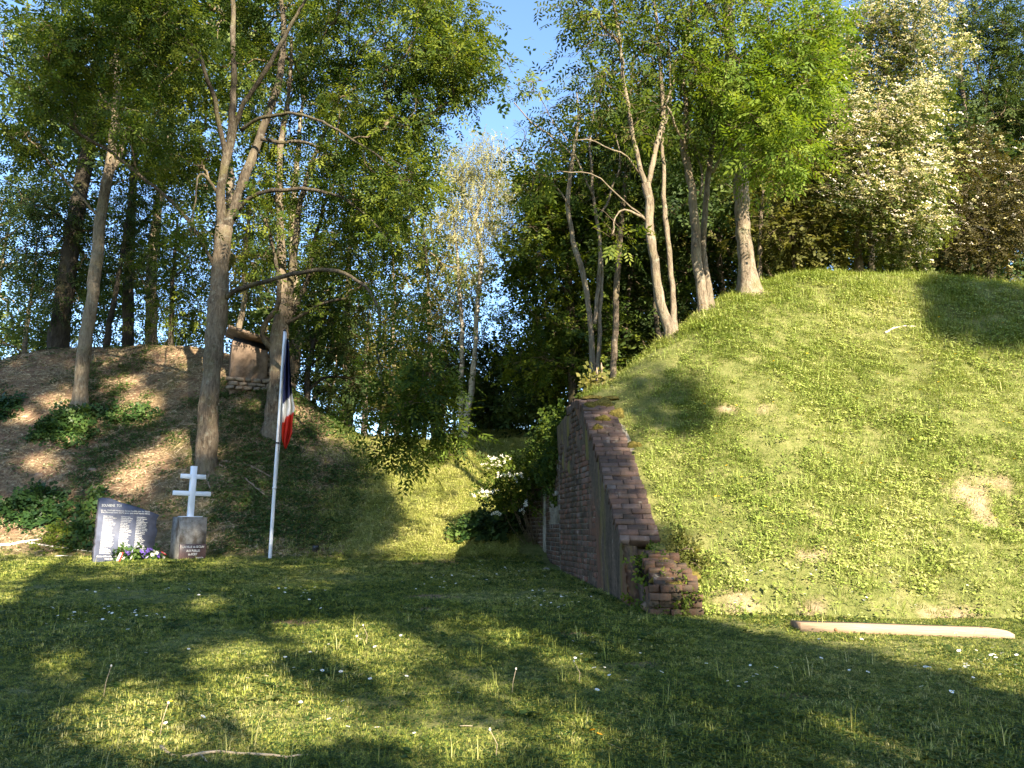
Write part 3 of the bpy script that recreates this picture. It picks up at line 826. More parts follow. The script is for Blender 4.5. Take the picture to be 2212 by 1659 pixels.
for i, t in enumerate(C3): items.append(inscribe(stele, t, *line((1082 - 4.0 * i, 545 + 40.2 * i), (1082 - 4.0 * i + 16.5 * len(t) + 20, 554 + 40.2 * i)), hscale=hs(40)))
text_block(stele, 'inscription', items)

# plinth with its plate, and the two-barred cross
PY = 14.55
pc = P(404, 1206, PY); pc[2] = float(lawn_z(pc[0], pc[1])) - 0.02
plinth = empty('stone_plinth', pc, PHI)
tag(plinth, 'weathered concrete plinth with a dark inscribed plate, carrying the white cross', 'plinth')
hz = P(404, 1117, PY)[2] - pc[2]
W0, D0 = 0.50, 0.40
def frustum(w0, d0, w1, d1, z0, z1, cx=0, cy=0):
    V = np.array([[-w0 / 2, -d0 / 2, z0], [w0 / 2, -d0 / 2, z0], [w0 / 2, d0 / 2, z0], [-w0 / 2, d0 / 2, z0], [-w1 / 2, -d1 / 2, z1], [w1 / 2, -d1 / 2, z1], [w1 / 2, d1 / 2, z1], [-w1 / 2, d1 / 2, z1]]) + np.array([cx, cy, 0])
    return V, BOXF
V, Fc = frustum(W0, D0, W0 * 0.96, D0 * 0.94, -0.2, hz); obj('shaft', mesh('shaft', V, Fc, M['plinth']), plinth)
V, Fc = box(0.36, 0.24, 0.014, (0, 0, hz + 0.007)); obj('cap_plate', mesh('cap_plate', V, Fc, M['white_paint']), plinth)
ph_ = hz * 0.36
V, Fc = bevbox(W0 * 0.985, 0.03, ph_, 0.004); plate = obj('name_plate', mesh('name_plate', V + np.array([0, -D0 / 2 - 0.006, ph_ / 2 + 0.01]), Fc, M['granite']), plinth)
its = []
for t, a, b, z, h in [('LA VILLE de SECLIN', -0.19, 0.2, 0.80, 0.055), ('AUX FUSILLES', -0.12, 0.13, 0.55, 0.055), ('du FORT', -0.085, 0.085, 0.32, 0.06), ('20 05 74', 0.06, 0.2, 0.13, 0.03)]:
    v, f = inscribe(plinth, t, (a, z * ph_), (b, z * ph_), hscale=h, bold=0.01); v[:, 1] += -D0 / 2 - 0.0215; its.append((v, f))
text_block(plate, 'inscription', its)
cross = empty('white_cross', pc + np.array([0, 0, hz + 0.014]), PHI)
tag(cross, 'white painted cross with two crossbars standing on the concrete plinth', 'cross')
zt = P(420, 1007, PY)[2] - cross.location[2]
z1 = P(418, 1029.5, PY)[2] - cross.location[2]; z2 = P(414, 1066, PY)[2] - cross.location[2]
V, Fc = bevbox(0.105, 0.07, zt, 0.004); obj('upright', mesh('upright', V + np.array([0, 0, zt / 2]), Fc, M['white_paint']), cross)
V, Fc = bevbox(0.46, 0.064, 0.085, 0.004); obj('crossbar', mesh('crossbar', V + np.array([0, 0, z1]), Fc, M['white_paint']), cross)
V, Fc = bevbox(0.70, 0.064, 0.085, 0.004); obj('crossbar', mesh('crossbar', V + np.array([0, 0, z2]), Fc, M['white_paint']), cross)

# wreath laid against the stone
wc = on_plane(293, 1207, sc0) + mnrm * 0.14; wc[2] = float(lawn_z(wc[0], wc[1]))
wreath = empty('flower_wreath', wc, PHI)
tag(wreath, 'spray of purple and white flowers with tricolour ribbon at the foot of the memorial stone', 'wreath')
r_ = np.random.default_rng(8)
n = 90
pos = np.column_stack([r_.uniform(-.42, .42, n), r_.uniform(-.09, .08, n), r_.uniform(0.02, .13, n)])
obj('greenery', leaves_mesh('greenery', pos, r_.normal(size=(n, 3)), unit(r_.normal(0, .5, (n, 3)) + [0, -0.4, 1]), r_.uniform(.6, 1.1, n), r_.uniform(.2, .9, n), 'ivy', M['ivy_leaf']), wreath)['kind'] = 'stuff'
M['violet'] = plain('violet_petal', (0.10, 0.06, 0.28), 0.6, 30, 0.3); M['petal_white'] = plain('white_petal', (0.72, 0.70, 0.62), 0.6, 20, 0.1)
M['petal_red'] = plain('red_ribbon', (0.50, 0.05, 0.05), 0.5, 20, 0.1); M['lilac'] = plain('lilac_petal', (0.36, 0.33, 0.55), 0.6, 20, 0.2)
def flower_mesh(mat, rad, n=7, cup=0.3):
    V = [[0, 0, 0.0]]; Fc = []
    for i in range(n):
        a = i / n * 2 * math.pi; w = math.pi / n * 0.9
        b = len(V)
        V += [[rad * .6 * math.cos(a - w), rad * .6 * math.sin(a - w), rad * cup * .5], [rad * math.cos(a), rad * math.sin(a), rad * cup], [rad * .6 * math.cos(a + w), rad * .6 * math.sin(a + w), rad * cup * .5]]
        Fc.append([0, b, b + 1, b + 2])
    return mesh('flower', np.array(V), Fc, mat)
FM = [flower_mesh(M['violet'], .045), flower_mesh(M['petal_white'], .05, 9), flower_mesh(M['lilac'], .04), flower_mesh(M['violet'], .055, 5)]
for x, z, kq in [(-.26, .15, 0), (-.2, .12, 3), (-.14, .17, 2), (-.1, .10, 1), (-.05, .19, 0), (0, .15, 3), (.04, .2, 2), (.07, .11, 0), (.12, .17, 3), (.16, .19, 0), (.19, .09, 1), (.22, .15, 1), (.27, .12, 1), (.3, .06, 0), (.34, .1, 3), (-.33, .07, 1), (-.3, .03, 1), (.38, .05, 1), (.4, .02, 1), (.02, .06, 0), (-.16, .05, 1), (.11, .05, 2)]:
    f = obj('flower', FM[kq], wreath, (x, -0.10 - 0.02 * (0.2 - z) * 10 * .3, z)); f.rotation_euler = (1.1 + rnd.uniform(-.4, .3), rnd.uniform(-.4, .4), rnd.uniform(0, 6))
for x0, z0, x1, z1_, mm in [(-.36, .14, -.42, .0, 'petal_white'), (-.335, .15, -.39, -.01, 'petal_red'), (.35, .15, .43, .09, 'petal_red'), (.36, .13, .42, .12, 'petal_white')]:
    V = np.array([[x0 - .016, -.12, z0], [x0 + .016, -.125, z0], [x1 + .018, -.15, z1_], [x1 - .018, -.145, z1_], [x0 - .016, -.117, z0], [x0 + .016, -.122, z0], [x1 + .018, -.147, z1_], [x1 - .018, -.142, z1_]])
    obj('ribbon', mesh('ribbon', V, BOXF, M[mm]), wreath)

# flagpole and flag
FY = 14.7
fb = P(583, 1206, FY); fb[2] = float(ground_z(fb[0], fb[1])); ft = P(615, 716, FY)
pole = empty('flagpole', fb); tag(pole, 'tall white metal flagpole on the grass right of the cross', 'flagpole')
q = np.linspace(-0.06, 1, 14)[:, None]
V, Fc = tube(fb + (ft - fb) * q, np.interp(q[:, 0], [0, 0.5, 0.505, 1], [0.034, 0.032, 0.028, 0.026]), 14)
obj('mast', mesh('mast', V - fb, Fc, M['pole'], True), pole)
for t in (0.495, 0.30):
    c = fb + (ft - fb) * t; V, Fc = tube(np.array([c - (0, 0, .015), c + (0, 0, .015)]), np.array([.042, .042]), 14); obj('collar', mesh('collar', V - fb, Fc, M['dark_metal'] if t > .4 else M['pole']), pole)
V, Fc = tube(np.array([ft, ft + (0, 0, .02), ft + (0, 0, .05)]), np.array([.034, .034, .008]), 12); obj('finial', mesh('finial', V - fb, Fc, M['dark_metal'], True), pole)
hx = np.array([0.045, -0.03, 0])
V, Fc = tube(np.array([ft + hx - (0, 0, .03), (ft + fb) / 2 + hx * 1.3, fb + (ft - fb) * .32 + hx]), np.array([.004] * 3), 4); obj('halyard', mesh('halyard', V - fb, Fc, M['pole']), pole)
k = NT('flag_cloth'); at = k.n('ShaderNodeAttribute'); at.attribute_name = 'cloth'; M['flag'] = k.finish(at.outputs['Color'], 0.8, transl=0.25, spec=0.1)
def fz(zx, zy): return np.array([(600 + zx / 2.765) / 1.736, (1150 + zy / 2.765) / 1.736])
lf = [(330, 1322, 1332), (420, 1308, 1338), (600, 1292, 1342), (800, 1284, 1350), (920, 1280, 1356), (1050, 1276, 1374), (1130, 1275, 1362), (1220, 1272, 1354), (1300, 1268, 1352), (1380, 1270, 1335), (1450, 1292, 1318), (1475, 1303, 1308)]
lf = np.array(lf, float)
nv, nu = 90, 16
zy = np.linspace(330, 1475, nv)
xl = np.interp(zy, lf[:, 0], lf[:, 1]); xr = np.interp(zy, lf[:, 0], lf[:, 2])
V, colr = [], []
for j in range(nv):
    for i_ in range(nu + 1):
        u = i_ / nu
        zx = xl[j] - 6 + (xr[j] - xl[j]) * 1.3 * (u + 0.06 * math.sin(6.28 * u * 2))
        d = fz(zx, zy[j] + 30 * (u - .5) * 0)
        dep = 0.10 * math.sin(u * 13 + 0.004 * zy[j]) * min(1, (zy[j] - 320) / 150) + 0.03 * math.sin(u * 23 + zy[j] * .01)
        V.append(P(d[0], d[1], FY - 0.07 + dep))
        b1 = 1010 - 110 * u; b2 = 1195 - 110 * u + 12 * math.sin(u * 9)
        colr.append((0.022, 0.028, 0.085, 1) if zy[j] < b1 else ((0.70, 0.70, 0.74, 1) if zy[j] < b2 else (0.62, 0.045, 0.03, 1)))
i_ = (np.arange(nv - 1)[:, None] * (nu + 1) + np.arange(nu)[None])
Fq = np.stack([i_, i_ + 1, i_ + nu + 2, i_ + nu + 1], -1).reshape(-1, 4)
V = np.array(V); fo = V[0].copy()
me = mesh('flag', V - fo, Fq, M['flag'], True)
ca = me.attributes.new('cloth', 'FLOAT_COLOR', 'POINT'); ca.data.foreach_set('color', np.array(colr, np.float32).reshape(-1))
tag(obj('flag', me, None, fo), 'limp French tricolour flag of blue, white and red hanging from the white pole', 'flag')

# little floodlight in the grass
p = hit(681, 1195); fl = empty('floodlight', p, 0.6); tag(fl, 'small black floodlight on the grass to the right of the flagpole', 'floodlight')
V, Fc = bevbox(.11, .05, .085, .006); h_ = obj('lamp_housing', mesh('lamp_housing', V + np.array([0, 0, .10]), Fc, M['dark_metal']), fl)
V, Fc = box(.09, .004, .066, (0, -.027, .10)); obj('lens', mesh('lens', V, Fc, plain('lens_glass', (.05, .055, .06), .15, 5, .1)), h_)
V, Fc = tube(np.array([[0, 0, -.08], [0, 0, .07]]), np.array([.012, .012]), 8); obj('spike', mesh('spike', V, Fc, M['dark_metal']), fl)
V, Fc = bevbox(.13, .012, .03, .003); obj('bracket', mesh('bracket', V + np.array([0, 0.0, .045]), Fc, M['dark_metal']), fl)

# ruined bunker on the slope
M['concrete'] = plain('old_concrete', (0.16, 0.115, 0.082), 0.95, 4, 0.55, 0.1, 0.8); M['stone'] = plain('rubble_stone', (0.20, 0.16, 0.12), 0.95, 9, 0.45, 0.1, 0.6)
bp = P(535, 800, 20.6); bz = float(ground_z(bp[0], bp[1])); bo = np.array([bp[0], bp[1], bz])
bk_ = empty('ruined_bunker', bo, math.radians(24)); tag(bk_, 'small ruined concrete lookout with a tilted slab roof, behind the big ash on the slope', 'bunker')
zt_ = P(535, 746, 20.6)[2] - bz
def slab_grid(w, h, d, jit, seed, mat, name, off, parent, ycol=12, zcol=10):
    r = np.random.default_rng(seed); X, Z = np.meshgrid(np.linspace(-w / 2, w / 2, ycol), np.linspace(0, h, zcol))
    Z = Z * (1 - 0.14 * (X / w + .5)); f_ = np.stack([X, -d / 2 + r.normal(0, jit, X.shape), Z], -1); b_ = np.stack([X, np.full_like(X, d / 2), Z], -1)
    V = np.concatenate([f_.reshape(-1, 3), b_.reshape(-1, 3)]); n = ycol * zcol
    i = (np.arange(zcol - 1)[:, None] * ycol + np.arange(ycol - 1)[None]).reshape(-1)
    Fs = [np.stack([i, i + 1, i + ycol + 1, i + ycol], -1), np.stack([i + n, i + n + ycol, i + n + ycol + 1, i + n + 1], -1)]
    rim = list(range(ycol)) + [j * ycol + ycol - 1 for j in range(1, zcol)] + list(range(n - 2, n - ycol - 1, -1)) + [j * ycol for j in range(zcol - 2, 0, -1)]
    rim = np.array(rim); nx_ = np.roll(rim, -1); Fs.append(np.stack([nx_, rim, rim + n, nx_ + n], -1))
    return obj(name, mesh(name, V + np.array(off), Fs, mat, False), parent)
slab_grid(0.92, zt_ + 0.5, 0.9, 0.025, 2, M['concrete'], 'front_wall', (0, 0, -0.5), bk_)
V, Fc = box(1.2, 1.2, 0.06, (0, -.08, 0), 0.025); V[:, 2] += zt_ + 0.16 - 0.24 * V[:, 0]; obj('roof_slab', mesh('roof_slab', V, Fc, M['concrete']), bk_)
V, Fc = box(0.85, 0.6, 0.2, (0, 0.15, zt_ - 0.02), 0.02); V[:, 2] -= .16 * V[:, 0]; obj('embrasure_shade', mesh('embrasure_shade', V, Fc, M['dark_metal']), bk_)  # near-black block painted as the shade in the gap under the roof
for qx in range(5):
    for qz in range(3):
        V, Fc = bevbox(.2 + rnd.uniform(-.04, .03), .12, .10 + rnd.uniform(-.02, .015), .02, .012); st = obj('stone', mesh('stone', V, Fc, M['stone']), bk_, (-.46 + qx * .225 + (.1 if qz % 2 else 0), -.47 + rnd.uniform(-.03, .02), -.25 + qz * .115)); st.rotation_euler = (0, rnd.uniform(-.12, .12), 0)
for qz in range(6):
    V, Fc = bevbox(.22 + rnd.uniform(-.05, .05), .5, .11, .02, .015); obj('stone', mesh('stone', V, Fc, M['stone']), bk_, (.56 + rnd.uniform(-.04, .03), -.1, .2 + qz * .125 - .1))

# squared timber lying on the grass
M['timber'] = plain('fresh_timber', (0.32, 0.225, 0.145), 0.75, 5, 0.3, 0.12, 0.4, stretch=(1.0, 22, 22)); M['endgrain'] = plain('timber_end', (0.20, 0.13, 0.08), 0.9, 30, 0.3); M['knot'] = plain('knot', (0.17, 0.085, 0.04), 0.8, 40, 0.3)
t0 = hit(1730, 1366); t1 = hit(2196, 1382); tl = np.linalg.norm((t1 - t0)[:2]); ta = math.atan2(t1[1] - t0[1], t1[0] - t0[0])
tb = empty('timber_beam', t0 + np.array([0, 0, -0.015]), ta); tb.rotation_euler = (0, -math.asin((t1[2] - t0[2]) / tl), ta)
tag(tb, 'pale squared timber beam lying on the grass at the foot of the mound', 'beam')
hh, ww = 0.095, 0.20
xs = [0, tl * .3, tl * .6, tl * .9, tl * .97, tl]; top_ = [hh, hh, hh * .98, hh, hh * .85, hh * .55]; wd = [ww, ww, ww, ww * .97, ww * .75, ww * .35]
V = []
for x, h, w in zip(xs, top_, wd): V += [[x, 0 + (ww - w) * .2, 0], [x, w, 0], [x, w, h], [x, 0.0 + (ww - w) * .2, h]]
V = np.array(V); V[0:4, 0] += np.array([0.0, -0.05, -0.05, 0.0])
Fc = [[4 * i + j, 4 * i + 4 + j, 4 * i + 4 + (j + 1) % 4, 4 * i + (j + 1) % 4] for i in range(5) for j in range(4)] + [[0, 1, 2, 3], [23, 22, 21, 20]]
me = mesh('timber', V, [f[::-1] for f in Fc], M['timber']); me.materials.append(M['endgrain']); me.polygons[20].material_index = 1
obj('timber', me, tb)
V, Fc = tube(np.array([[.30, -.002, .045], [.30, .01, .045]]), np.array([.016, .016]), 10); obj('knot', mesh('knot', V, Fc, M['knot']), tb)
V, Fc = tube(np.array([[1.55, .09, hh + .002], [1.55, .09, hh - .01]]), np.array([.014, .014]), 10); obj('knot', mesh('knot', V, Fc, M['knot']), tb)

# sticks, roots and stones
def stick(name, label, pxs, rad, mat, cat='branch', group=None, lift=0.0, forks=()):
    pts = np.array([hit(*p) for p in pxs]); pts[:, 2] += rad * 0.6 + lift
    q = resample(pts, 0.12); r = np.random.default_rng(len(name) + int(abs(pxs[0][0])))
    q = q + r.normal(0, rad * .35, q.shape)
    V, Fc = tube(q, rad * np.linspace(1, .45, len(q)) * r.uniform(.88, 1.1, len(q)), 8)
    o = obj(name, mesh(name, V - q[0], Fc, M[mat], True), None, q[0]); tag(o, label, cat, group)
    for fpx in forks:
        p2 = np.array([hit(*p) for p in fpx]); p2[:, 2] += rad * .6; p2 = resample(p2, .1)
        V, Fc = tube(p2, rad * np.linspace(.7, .3, len(p2)), 6); obj('side_twig', mesh('side_twig', V - q[0], Fc, M[mat], True), o)
    return o
M['stick'] = plain('dead_wood', (0.36, 0.28, 0.19), 0.9, 20, 0.35); M['stick_pale'] = plain('bleached_wood', (0.60, 0.53, 0.44), 0.85, 20, 0.2); M['root'] = plain('root', (0.22, 0.16, 0.11), 0.95, 20, 0.35)
stick('fallen_branch', 'dry crooked branch lying in the nearest grass at the bottom left', [(346, 1622), (372, 1640), (410, 1637), (470, 1632), (560, 1638), (620, 1640), (662, 1636)], 0.011, 'stick', forks=[[(372, 1640), (384, 1651)], [(432, 1636), (450, 1652)]])
stick('fallen_branch', 'bleached stick lying high on the right side of the mound', [(1912, 722), (1932, 712), (1955, 708), (1978, 706)], 0.018, 'stick_pale')
stick('fallen_branch', 'pale fallen log at the foot of the bare slope, at the left edge', [(-20, 1186), (20, 1180), (60, 1173), (97, 1165)], 0.035, 'stick_pale', forks=[[(50, 1174), (100, 1182), (150, 1188), (215, 1197)]])
stick('fallen_branch', 'thin straight stick on the grass left of the memorial stone', [(118, 1203), (160, 1202)], 0.015, 'stick_pale')
stick('fallen_branch', 'brown branch half buried in the slope above the memorial stone', [(230, 1030), (262, 1012), (292, 990)], 0.02, 'root')
for i, pp in enumerate([[(470, 1005), (520, 1030), (575, 1075)], [(478, 1000), (540, 1010), (600, 1040)], [(455, 1010), (450, 1040), (462, 1075)], [(430, 1005), (390, 1020), (350, 1035)], [(560, 1060), (590, 1085), (600, 1110)]]):
    stick('tree_root', 'bare root running down the soil from the foot of the big forked ash', pp, 0.028, 'root', 'root', 'roots of the big forked ash')
_tw = random.Random(6)
for i in range(26):
    x, y = _tw.uniform(10, 600), _tw.uniform(960, 1170); a = _tw.uniform(-.9, .9); L = _tw.uniform(18, 60)
    try: stick('twig', 'dry twig lying on the earth of the left slope', [(x, y), (x + L * .5 * math.cos(a), y + L * .5 * math.sin(a) + _tw.uniform(-4, 4)), (x + L * math.cos(a), y + L * math.sin(a))], _tw.uniform(.005, .011), 'stick', 'twig', 'twigs lying on the left slope')
    except Exception: pass
for i in range(5):
    x, y = _tw.uniform(200, 2000), _tw.uniform(1340, 1640); a = _tw.uniform(-.9, .9); L = _tw.uniform(20, 45)
    try: stick('twig', 'small dry twig lying in the mown grass of the lawn', [(x, y), (x + L * math.cos(a), y + L * .4 * math.sin(a))], _tw.uniform(.002, .004), 'stick', 'twig', 'twigs lying on the lawn', 0.01)
    except Exception: pass
def rock(px, py, rad, label, mat='stone'):
    p = hit(px, py); r = np.random.default_rng(int(px))
    import bmesh
    bm = bmesh.new(); bmesh.ops.create_icosphere(bm, subdivisions=3, radius=1)
    V = np.array([v.co[:] for v in bm.verts]); Fc = [[v.index for v in f.verts] for f in bm.faces]; bm.free()
    V = V * (1 + .22 * noise2(V[:, 0] + V[:, 2], V[:, 1] - V[:, 2], .6, 3)[:, None]) * np.array([rad, rad * .8, rad * .7])
    tag(obj('rock', mesh('rock', V, Fc, M[mat], True), None, p), label, 'rock')
rock(200, 1020, 0.13, 'rounded brown rock in the soil to the upper left of the white cross', 'concrete')
rock(84, 1030, 0.12, 'sandy clod of earth above the ivy patch at the left edge', 'concrete')
rock(1398, 1311, 0.07, 'flat grey stone in the grass at the foot of the broken wall end', 'concrete')
rock(1180, 1232, 0.06, 'small pale stone at the foot of the dark recess', 'mortar')
class Grower:
    """trunk and limbs are given; twigs grow from the nearest wood to points spread through the crown"""
    def __init__(s, r):
        s.r = r
        s.pos = np.zeros((60000, 3)); s.dir = np.zeros((60000, 3)); s.rad = np.zeros(60000)
        s.par = np.full(60000, -1); s.n = 0
        s.paths = []
    def add_main(s, pts, rad, bare=0.0):
        pts = np.asarray(pts, float)
        q = resample(np.column_stack([pts, rad]), 0.22)
        p, rr = q[:, :3].copy(), np.maximum(q[:, 3], 0.006)
        if len(p) > 6:
            w = np.cumsum(s.r.normal(0, 1, p.shape), 0); w -= np.linspace(0, 1, len(p))[:, None] * w[-1]; w /= np.abs(w).max() + 1e-6
            p += w * 0.05 + s.r.normal(0, 0.006, p.shape); rr = rr * s.r.uniform(0.93, 1.07, len(p))
        d = unit(np.gradient(p, axis=0))
        k = len(p); a = s.n
        i0 = int(k * bare)
        kk = k - i0
        s.pos[a:a + kk] = p[i0:]; s.dir[a:a + kk] = d[i0:]; s.rad[a:a + kk] = rr[i0:]
        s.n += kk
        return p, rr
    def grow(s, A, sag=0.06, pen=0.7):
        base = s.pos[:s.n]
        dm = np.array([np.min(np.linalg.norm(base - a, axis=1)) for a in A])
        nm = s.n
        for a in A[np.argsort(dm)]:
            v = a - s.pos[:s.n]; d = np.linalg.norm(v, axis=1)
            c = (v * s.dir[:s.n]).sum(1) / (d + 1e-6)
            j = int(np.argmin(d * (1 + pen * (1 - c)) + np.where(d < 0.15, 5, 0)))
            dj = d[j]
            k = max(3, int(dj / 0.22) + 1)
            t = np.linspace(0, 1, k + 1)[:, None]
            ctrl = s.pos[j] + unit(s.dir[j] + 0.6 * unit(v[j])) * dj * 0.5 + np.array([0, 0, 0.10 * dj])
            pts = (1 - t) ** 2 * s.pos[j] + 2 * t * (1 - t) * ctrl + t * t * a
            pts[1:-1] += s.r.normal(0, 0.035 * min(1, dj), (k - 1, 3))
            pts[:, 2] -= sag * dj * (t[:, 0] ** 2) * 0
            dd = unit(np.gradient(pts, axis=0))
            b = s.n
            s.pos[b:b + k] = pts[1:]; s.dir[b:b + k] = dd[1:]
            s.par[b] = j; s.par[b + 1:b + k] = np.arange(b, b + k - 1)
            s.n += k
            s.paths.append((j, b, k))
        # pipe model
        cnt = np.zeros(s.n)
        for j, b, k in s.paths: cnt[b + k - 1] += 1
        for i in range(s.n - 1, nm - 1, -1):
            if s.par[i] >= 0: cnt[s.par[i]] += cnt[i]
        s.cnt = cnt; s.nm = nm
    def branch_parts(s, tip=0.006, expo=0.5):
        out = []
        for j, b, k in s.paths:
            pts = np.vstack([s.pos[j:j + 1], s.pos[b:b + k]])
            rr = tip * np.maximum(s.cnt[b:b + k], 1) ** expo
            r0 = rr[0]
            if j < s.nm: r0 = min(rr[0], 0.75 * s.rad[j]); rr = np.minimum(rr, max(0.75 * s.rad[j], tip))
            rr = np.concatenate([[r0], rr]); rr[-1] *= 0.6
            V, Fc = tube(pts, rr, 6 if rr[0] > 0.03 else (5 if rr[0] > 0.014 else 3), cap=False)
            out.append((V, Fc, None))
        return out

def clump_points(clumps, Y, r, dens=1.0):
    """clumps: (px, py, rx, ry, dY, depth radius, count)"""
    A, C = [], []
    for px, py, rx, ry, dY, rd, n in clumps:
        n = max(2, int(n * dens))
        c = P(px, py, Y + dY); k = (Y + dY) / F
        q = unit(r.normal(size=(n, 3))) * (r.random((n, 1)) ** 0.45)
        A.append(c + q * np.array([rx * k, rd, ry * k])); C.append(np.repeat(c[None], n, 0))
    return np.concatenate(A), np.concatenate(C)

def px_path(path, Y, dend=0.0):
    """photo points with widths -> world points and radii; dend bends the far end towards (-) or away from (+) the camera"""
    p = np.array(path, float)
    L = np.concatenate([[0], np.cumsum(np.linalg.norm(np.diff(p[:, :2], axis=0), axis=1))])
    yy = Y + dend * L / L[-1]
    return P(p[:, 0], p[:, 1], yy), p[:, 2] * yy / F / 2

def trunk_mesh(name, pts, rad, mat, r, flare=0.9, n=14, base=None):
    q = pts; k = len(q)
    L = np.concatenate([[0], np.cumsum(np.linalg.norm(np.diff(q, axis=0), axis=1))])
    th = np.arange(n) * 2 * math.pi / n
    ph = r.uniform(0, 6.28, 4)
    lob = 0.5 + 0.5 * np.cos(3 * th + ph[0]) * np.cos(2 * th + ph[1])
    w = 1 + 0.7 * flare * np.exp(-np.maximum(L - 0.35, 0)[:, None] / 0.28) * (0.35 + 0.75 * lob[None])
    w = w * (1 + 0.035 * np.sin(L[:, None] * 3.1 + 2 * th + ph[2]) + 0.03 * np.sin(L[:, None] * 7.3 - 3 * th + ph[3]) + r.normal(0, 0.016, (k, n)))
    V, Fc = tube(q, rad, n, w)
    return V, Fc

def leaf_cloud(A, C, r, n_per, sigma, droop, out=0.7, size=(0.9, 1.3), tint_lo=0.15, tint_hi=0.85):
    n = len(A) * n_per
    i = np.repeat(np.arange(len(A)), n_per)
    off = r.normal(0, 1, (n, 3)) * sigma * np.array([1, 1, 0.75])
    pos = A[i] + off
    o = unit(A - C + 1e-4)[i]
    d = unit(r.normal(0, 0.7, (n, 3)) + out * o + unit(off) * 0.6 + np.array([0, 0, -droop]))
    up = unit(r.normal(0, 0.45, (n, 3)) + np.array([0, 0, 1.0]))
    ct = r.uniform(tint_lo, tint_hi, len(A))[i]
    tint = np.clip(ct + r.normal(0, 0.13, n), 0, 1)
    return i, pos, d, up, r.uniform(size[0], size[1], n), tint

def tree(name, label, Y, trunk, limbs=(), clumps=(), leaf='ash', lmat='ash_leaf', bmat='bark', n_per=14, sigma=0.3,
         droop=0.35, size=(0.95, 1.4), seed=1, dens=1.0, base_z=None, bloom=0, bloom_side=None, twigs=3, tip=0.006, group=None,
         cat='tree', tint=(0.15, 0.85), sink=0.5, flare=0.9, bloom_mat='blossom', lean=0.0, keep=None, extra_trunks=()):
    r = np.random.default_rng(seed)
    tp, tr = px_path(trunk, Y, lean)
    bx, by = tp[0, 0], tp[0, 1]
    gz = float(land_z(bx, by)) if base_z is None else base_z
    # stand the trunk in the ground
    d0 = unit(tp[0] - tp[1])
    foot = np.array([bx + d0[0] * 0.2, by, min(gz, tp[0, 2]) - sink])
    tp = np.vstack([foot, tp]); tr = np.concatenate([[tr[0]], tr])
    root = empty(name, (bx, by, gz))
    tag(root, label, cat, group)
    o = np.array([bx, by, gz])
    g = Grower(r)
    p, rr = g.add_main(tp, tr, 0.35)
    V, Fc = trunk_mesh('trunk', p, rr, bmat, r, flare)
    obj('trunk', mesh('trunk', V - o, Fc, M[bmat], True), root)
    for et, dend in extra_trunks:
        q, w = px_path(et, Y, dend)
        q = np.vstack([[q[0, 0], q[0, 1], min(float(land_z(q[0, 0], q[0, 1])), q[0, 2]) - 0.4], q]); w = np.concatenate([[w[0]], w])
        p, rr = g.add_main(q, w, 0.35)
        V, Fc = trunk_mesh('trunk', p, rr, bmat, r, 0.5, 10)
        obj('trunk', mesh('trunk', V - o, Fc, M[bmat], True), root)
    for lb, dend in limbs:
        q, w = px_path(lb, Y, dend)
        w = w * 0.84
        p, rr = g.add_main(q, w, 0.1)
        V, Fc = tube(p, rr, 9, 1 + r.normal(0, 0.045, (len(p), 9)))
        obj('limb', mesh('limb', V - o, Fc, M['bark_limb_shaded' if bmat == 'bark' else bmat], True), root)
    tips = [(lb[-1][0], lb[-1][1], 26, 18, dend, 0.35, 4) for lb, dend in limbs if n_per >= 8]
    A, C = clump_points(list(clumps) + tips, Y, r, dens)
    g.grow(A)
    parts = g.branch_parts(tip)
    i, pos, d, up, sz, tt = leaf_cloud(A, C, r, n_per, sigma, droop, size=size, tint_lo=tint[0], tint_hi=tint[1])
    if twigs and n_per:
        sel = np.arange(len(pos)).reshape(len(A), n_per)[:, :twigs].reshape(-1)
        for s_ in sel:
            a, b = A[i[s_]], pos[s_]
            m = (a + b) / 2 + r.normal(0, 0.04, 3)
            V, Fc = tube(np.array([a, m, b]), np.array([tip * 0.8, tip * 0.6, tip * 0.35]), 3, cap=False)
            parts.append((V, Fc, None))
    V, Fc, _ = join(parts)
    tag(obj('branches', mesh('branches', V - o, Fc, M['twig'], True), root), kind='stuff')
    if keep is not None:
        kf = keep(pos); pos, d, up, sz, tt = pos[kf], d[kf], up[kf], sz[kf], tt[kf]
    if len(pos):
        me = leaves_mesh('crown', pos - o, d, up, sz, tt, leaf, M[lmat])
        tag(obj('crown', me, root), kind='stuff')
    if bloom:
        # flower heads sit on the upper, outer side of the sprays
        sideness = ((pos - A[i]) * SUN).sum(1) / sigma + 0.5 * ((pos - C[i]) * SUN).sum(1)
        w = np.exp(0.8 * np.clip(sideness, -3, 1.5))
        if bloom_side is not None:
            bx_, _ = pix(pos); w = w * np.clip((bx_ - bloom_side[0]) / (bloom_side[1] - bloom_side[0]), 0.05, 1)
        w /= w.sum()
        nb = min(bloom, int((w > 0).sum()) - 1)
        c = r.choice(len(pos), nb, False, w)
        bp = pos[c] + SUN * 0.05 + np.array([0, 0, 0.05])
        upb = unit(np.array([0, 0, 0.8]) + SUN * 0.6 + r.normal(0, 0.3, (nb, 3)))
        me = leaves_mesh('blossom', bp - o, unit(np.cross(upb, r.normal(size=(nb, 3)))), upb, r.uniform(0.8, 1.5, nb), r.uniform(0.1, 0.95, nb), 'bloom', M[bloom_mat])
        tag(obj('blossom', me, root), kind='stuff')
    return root

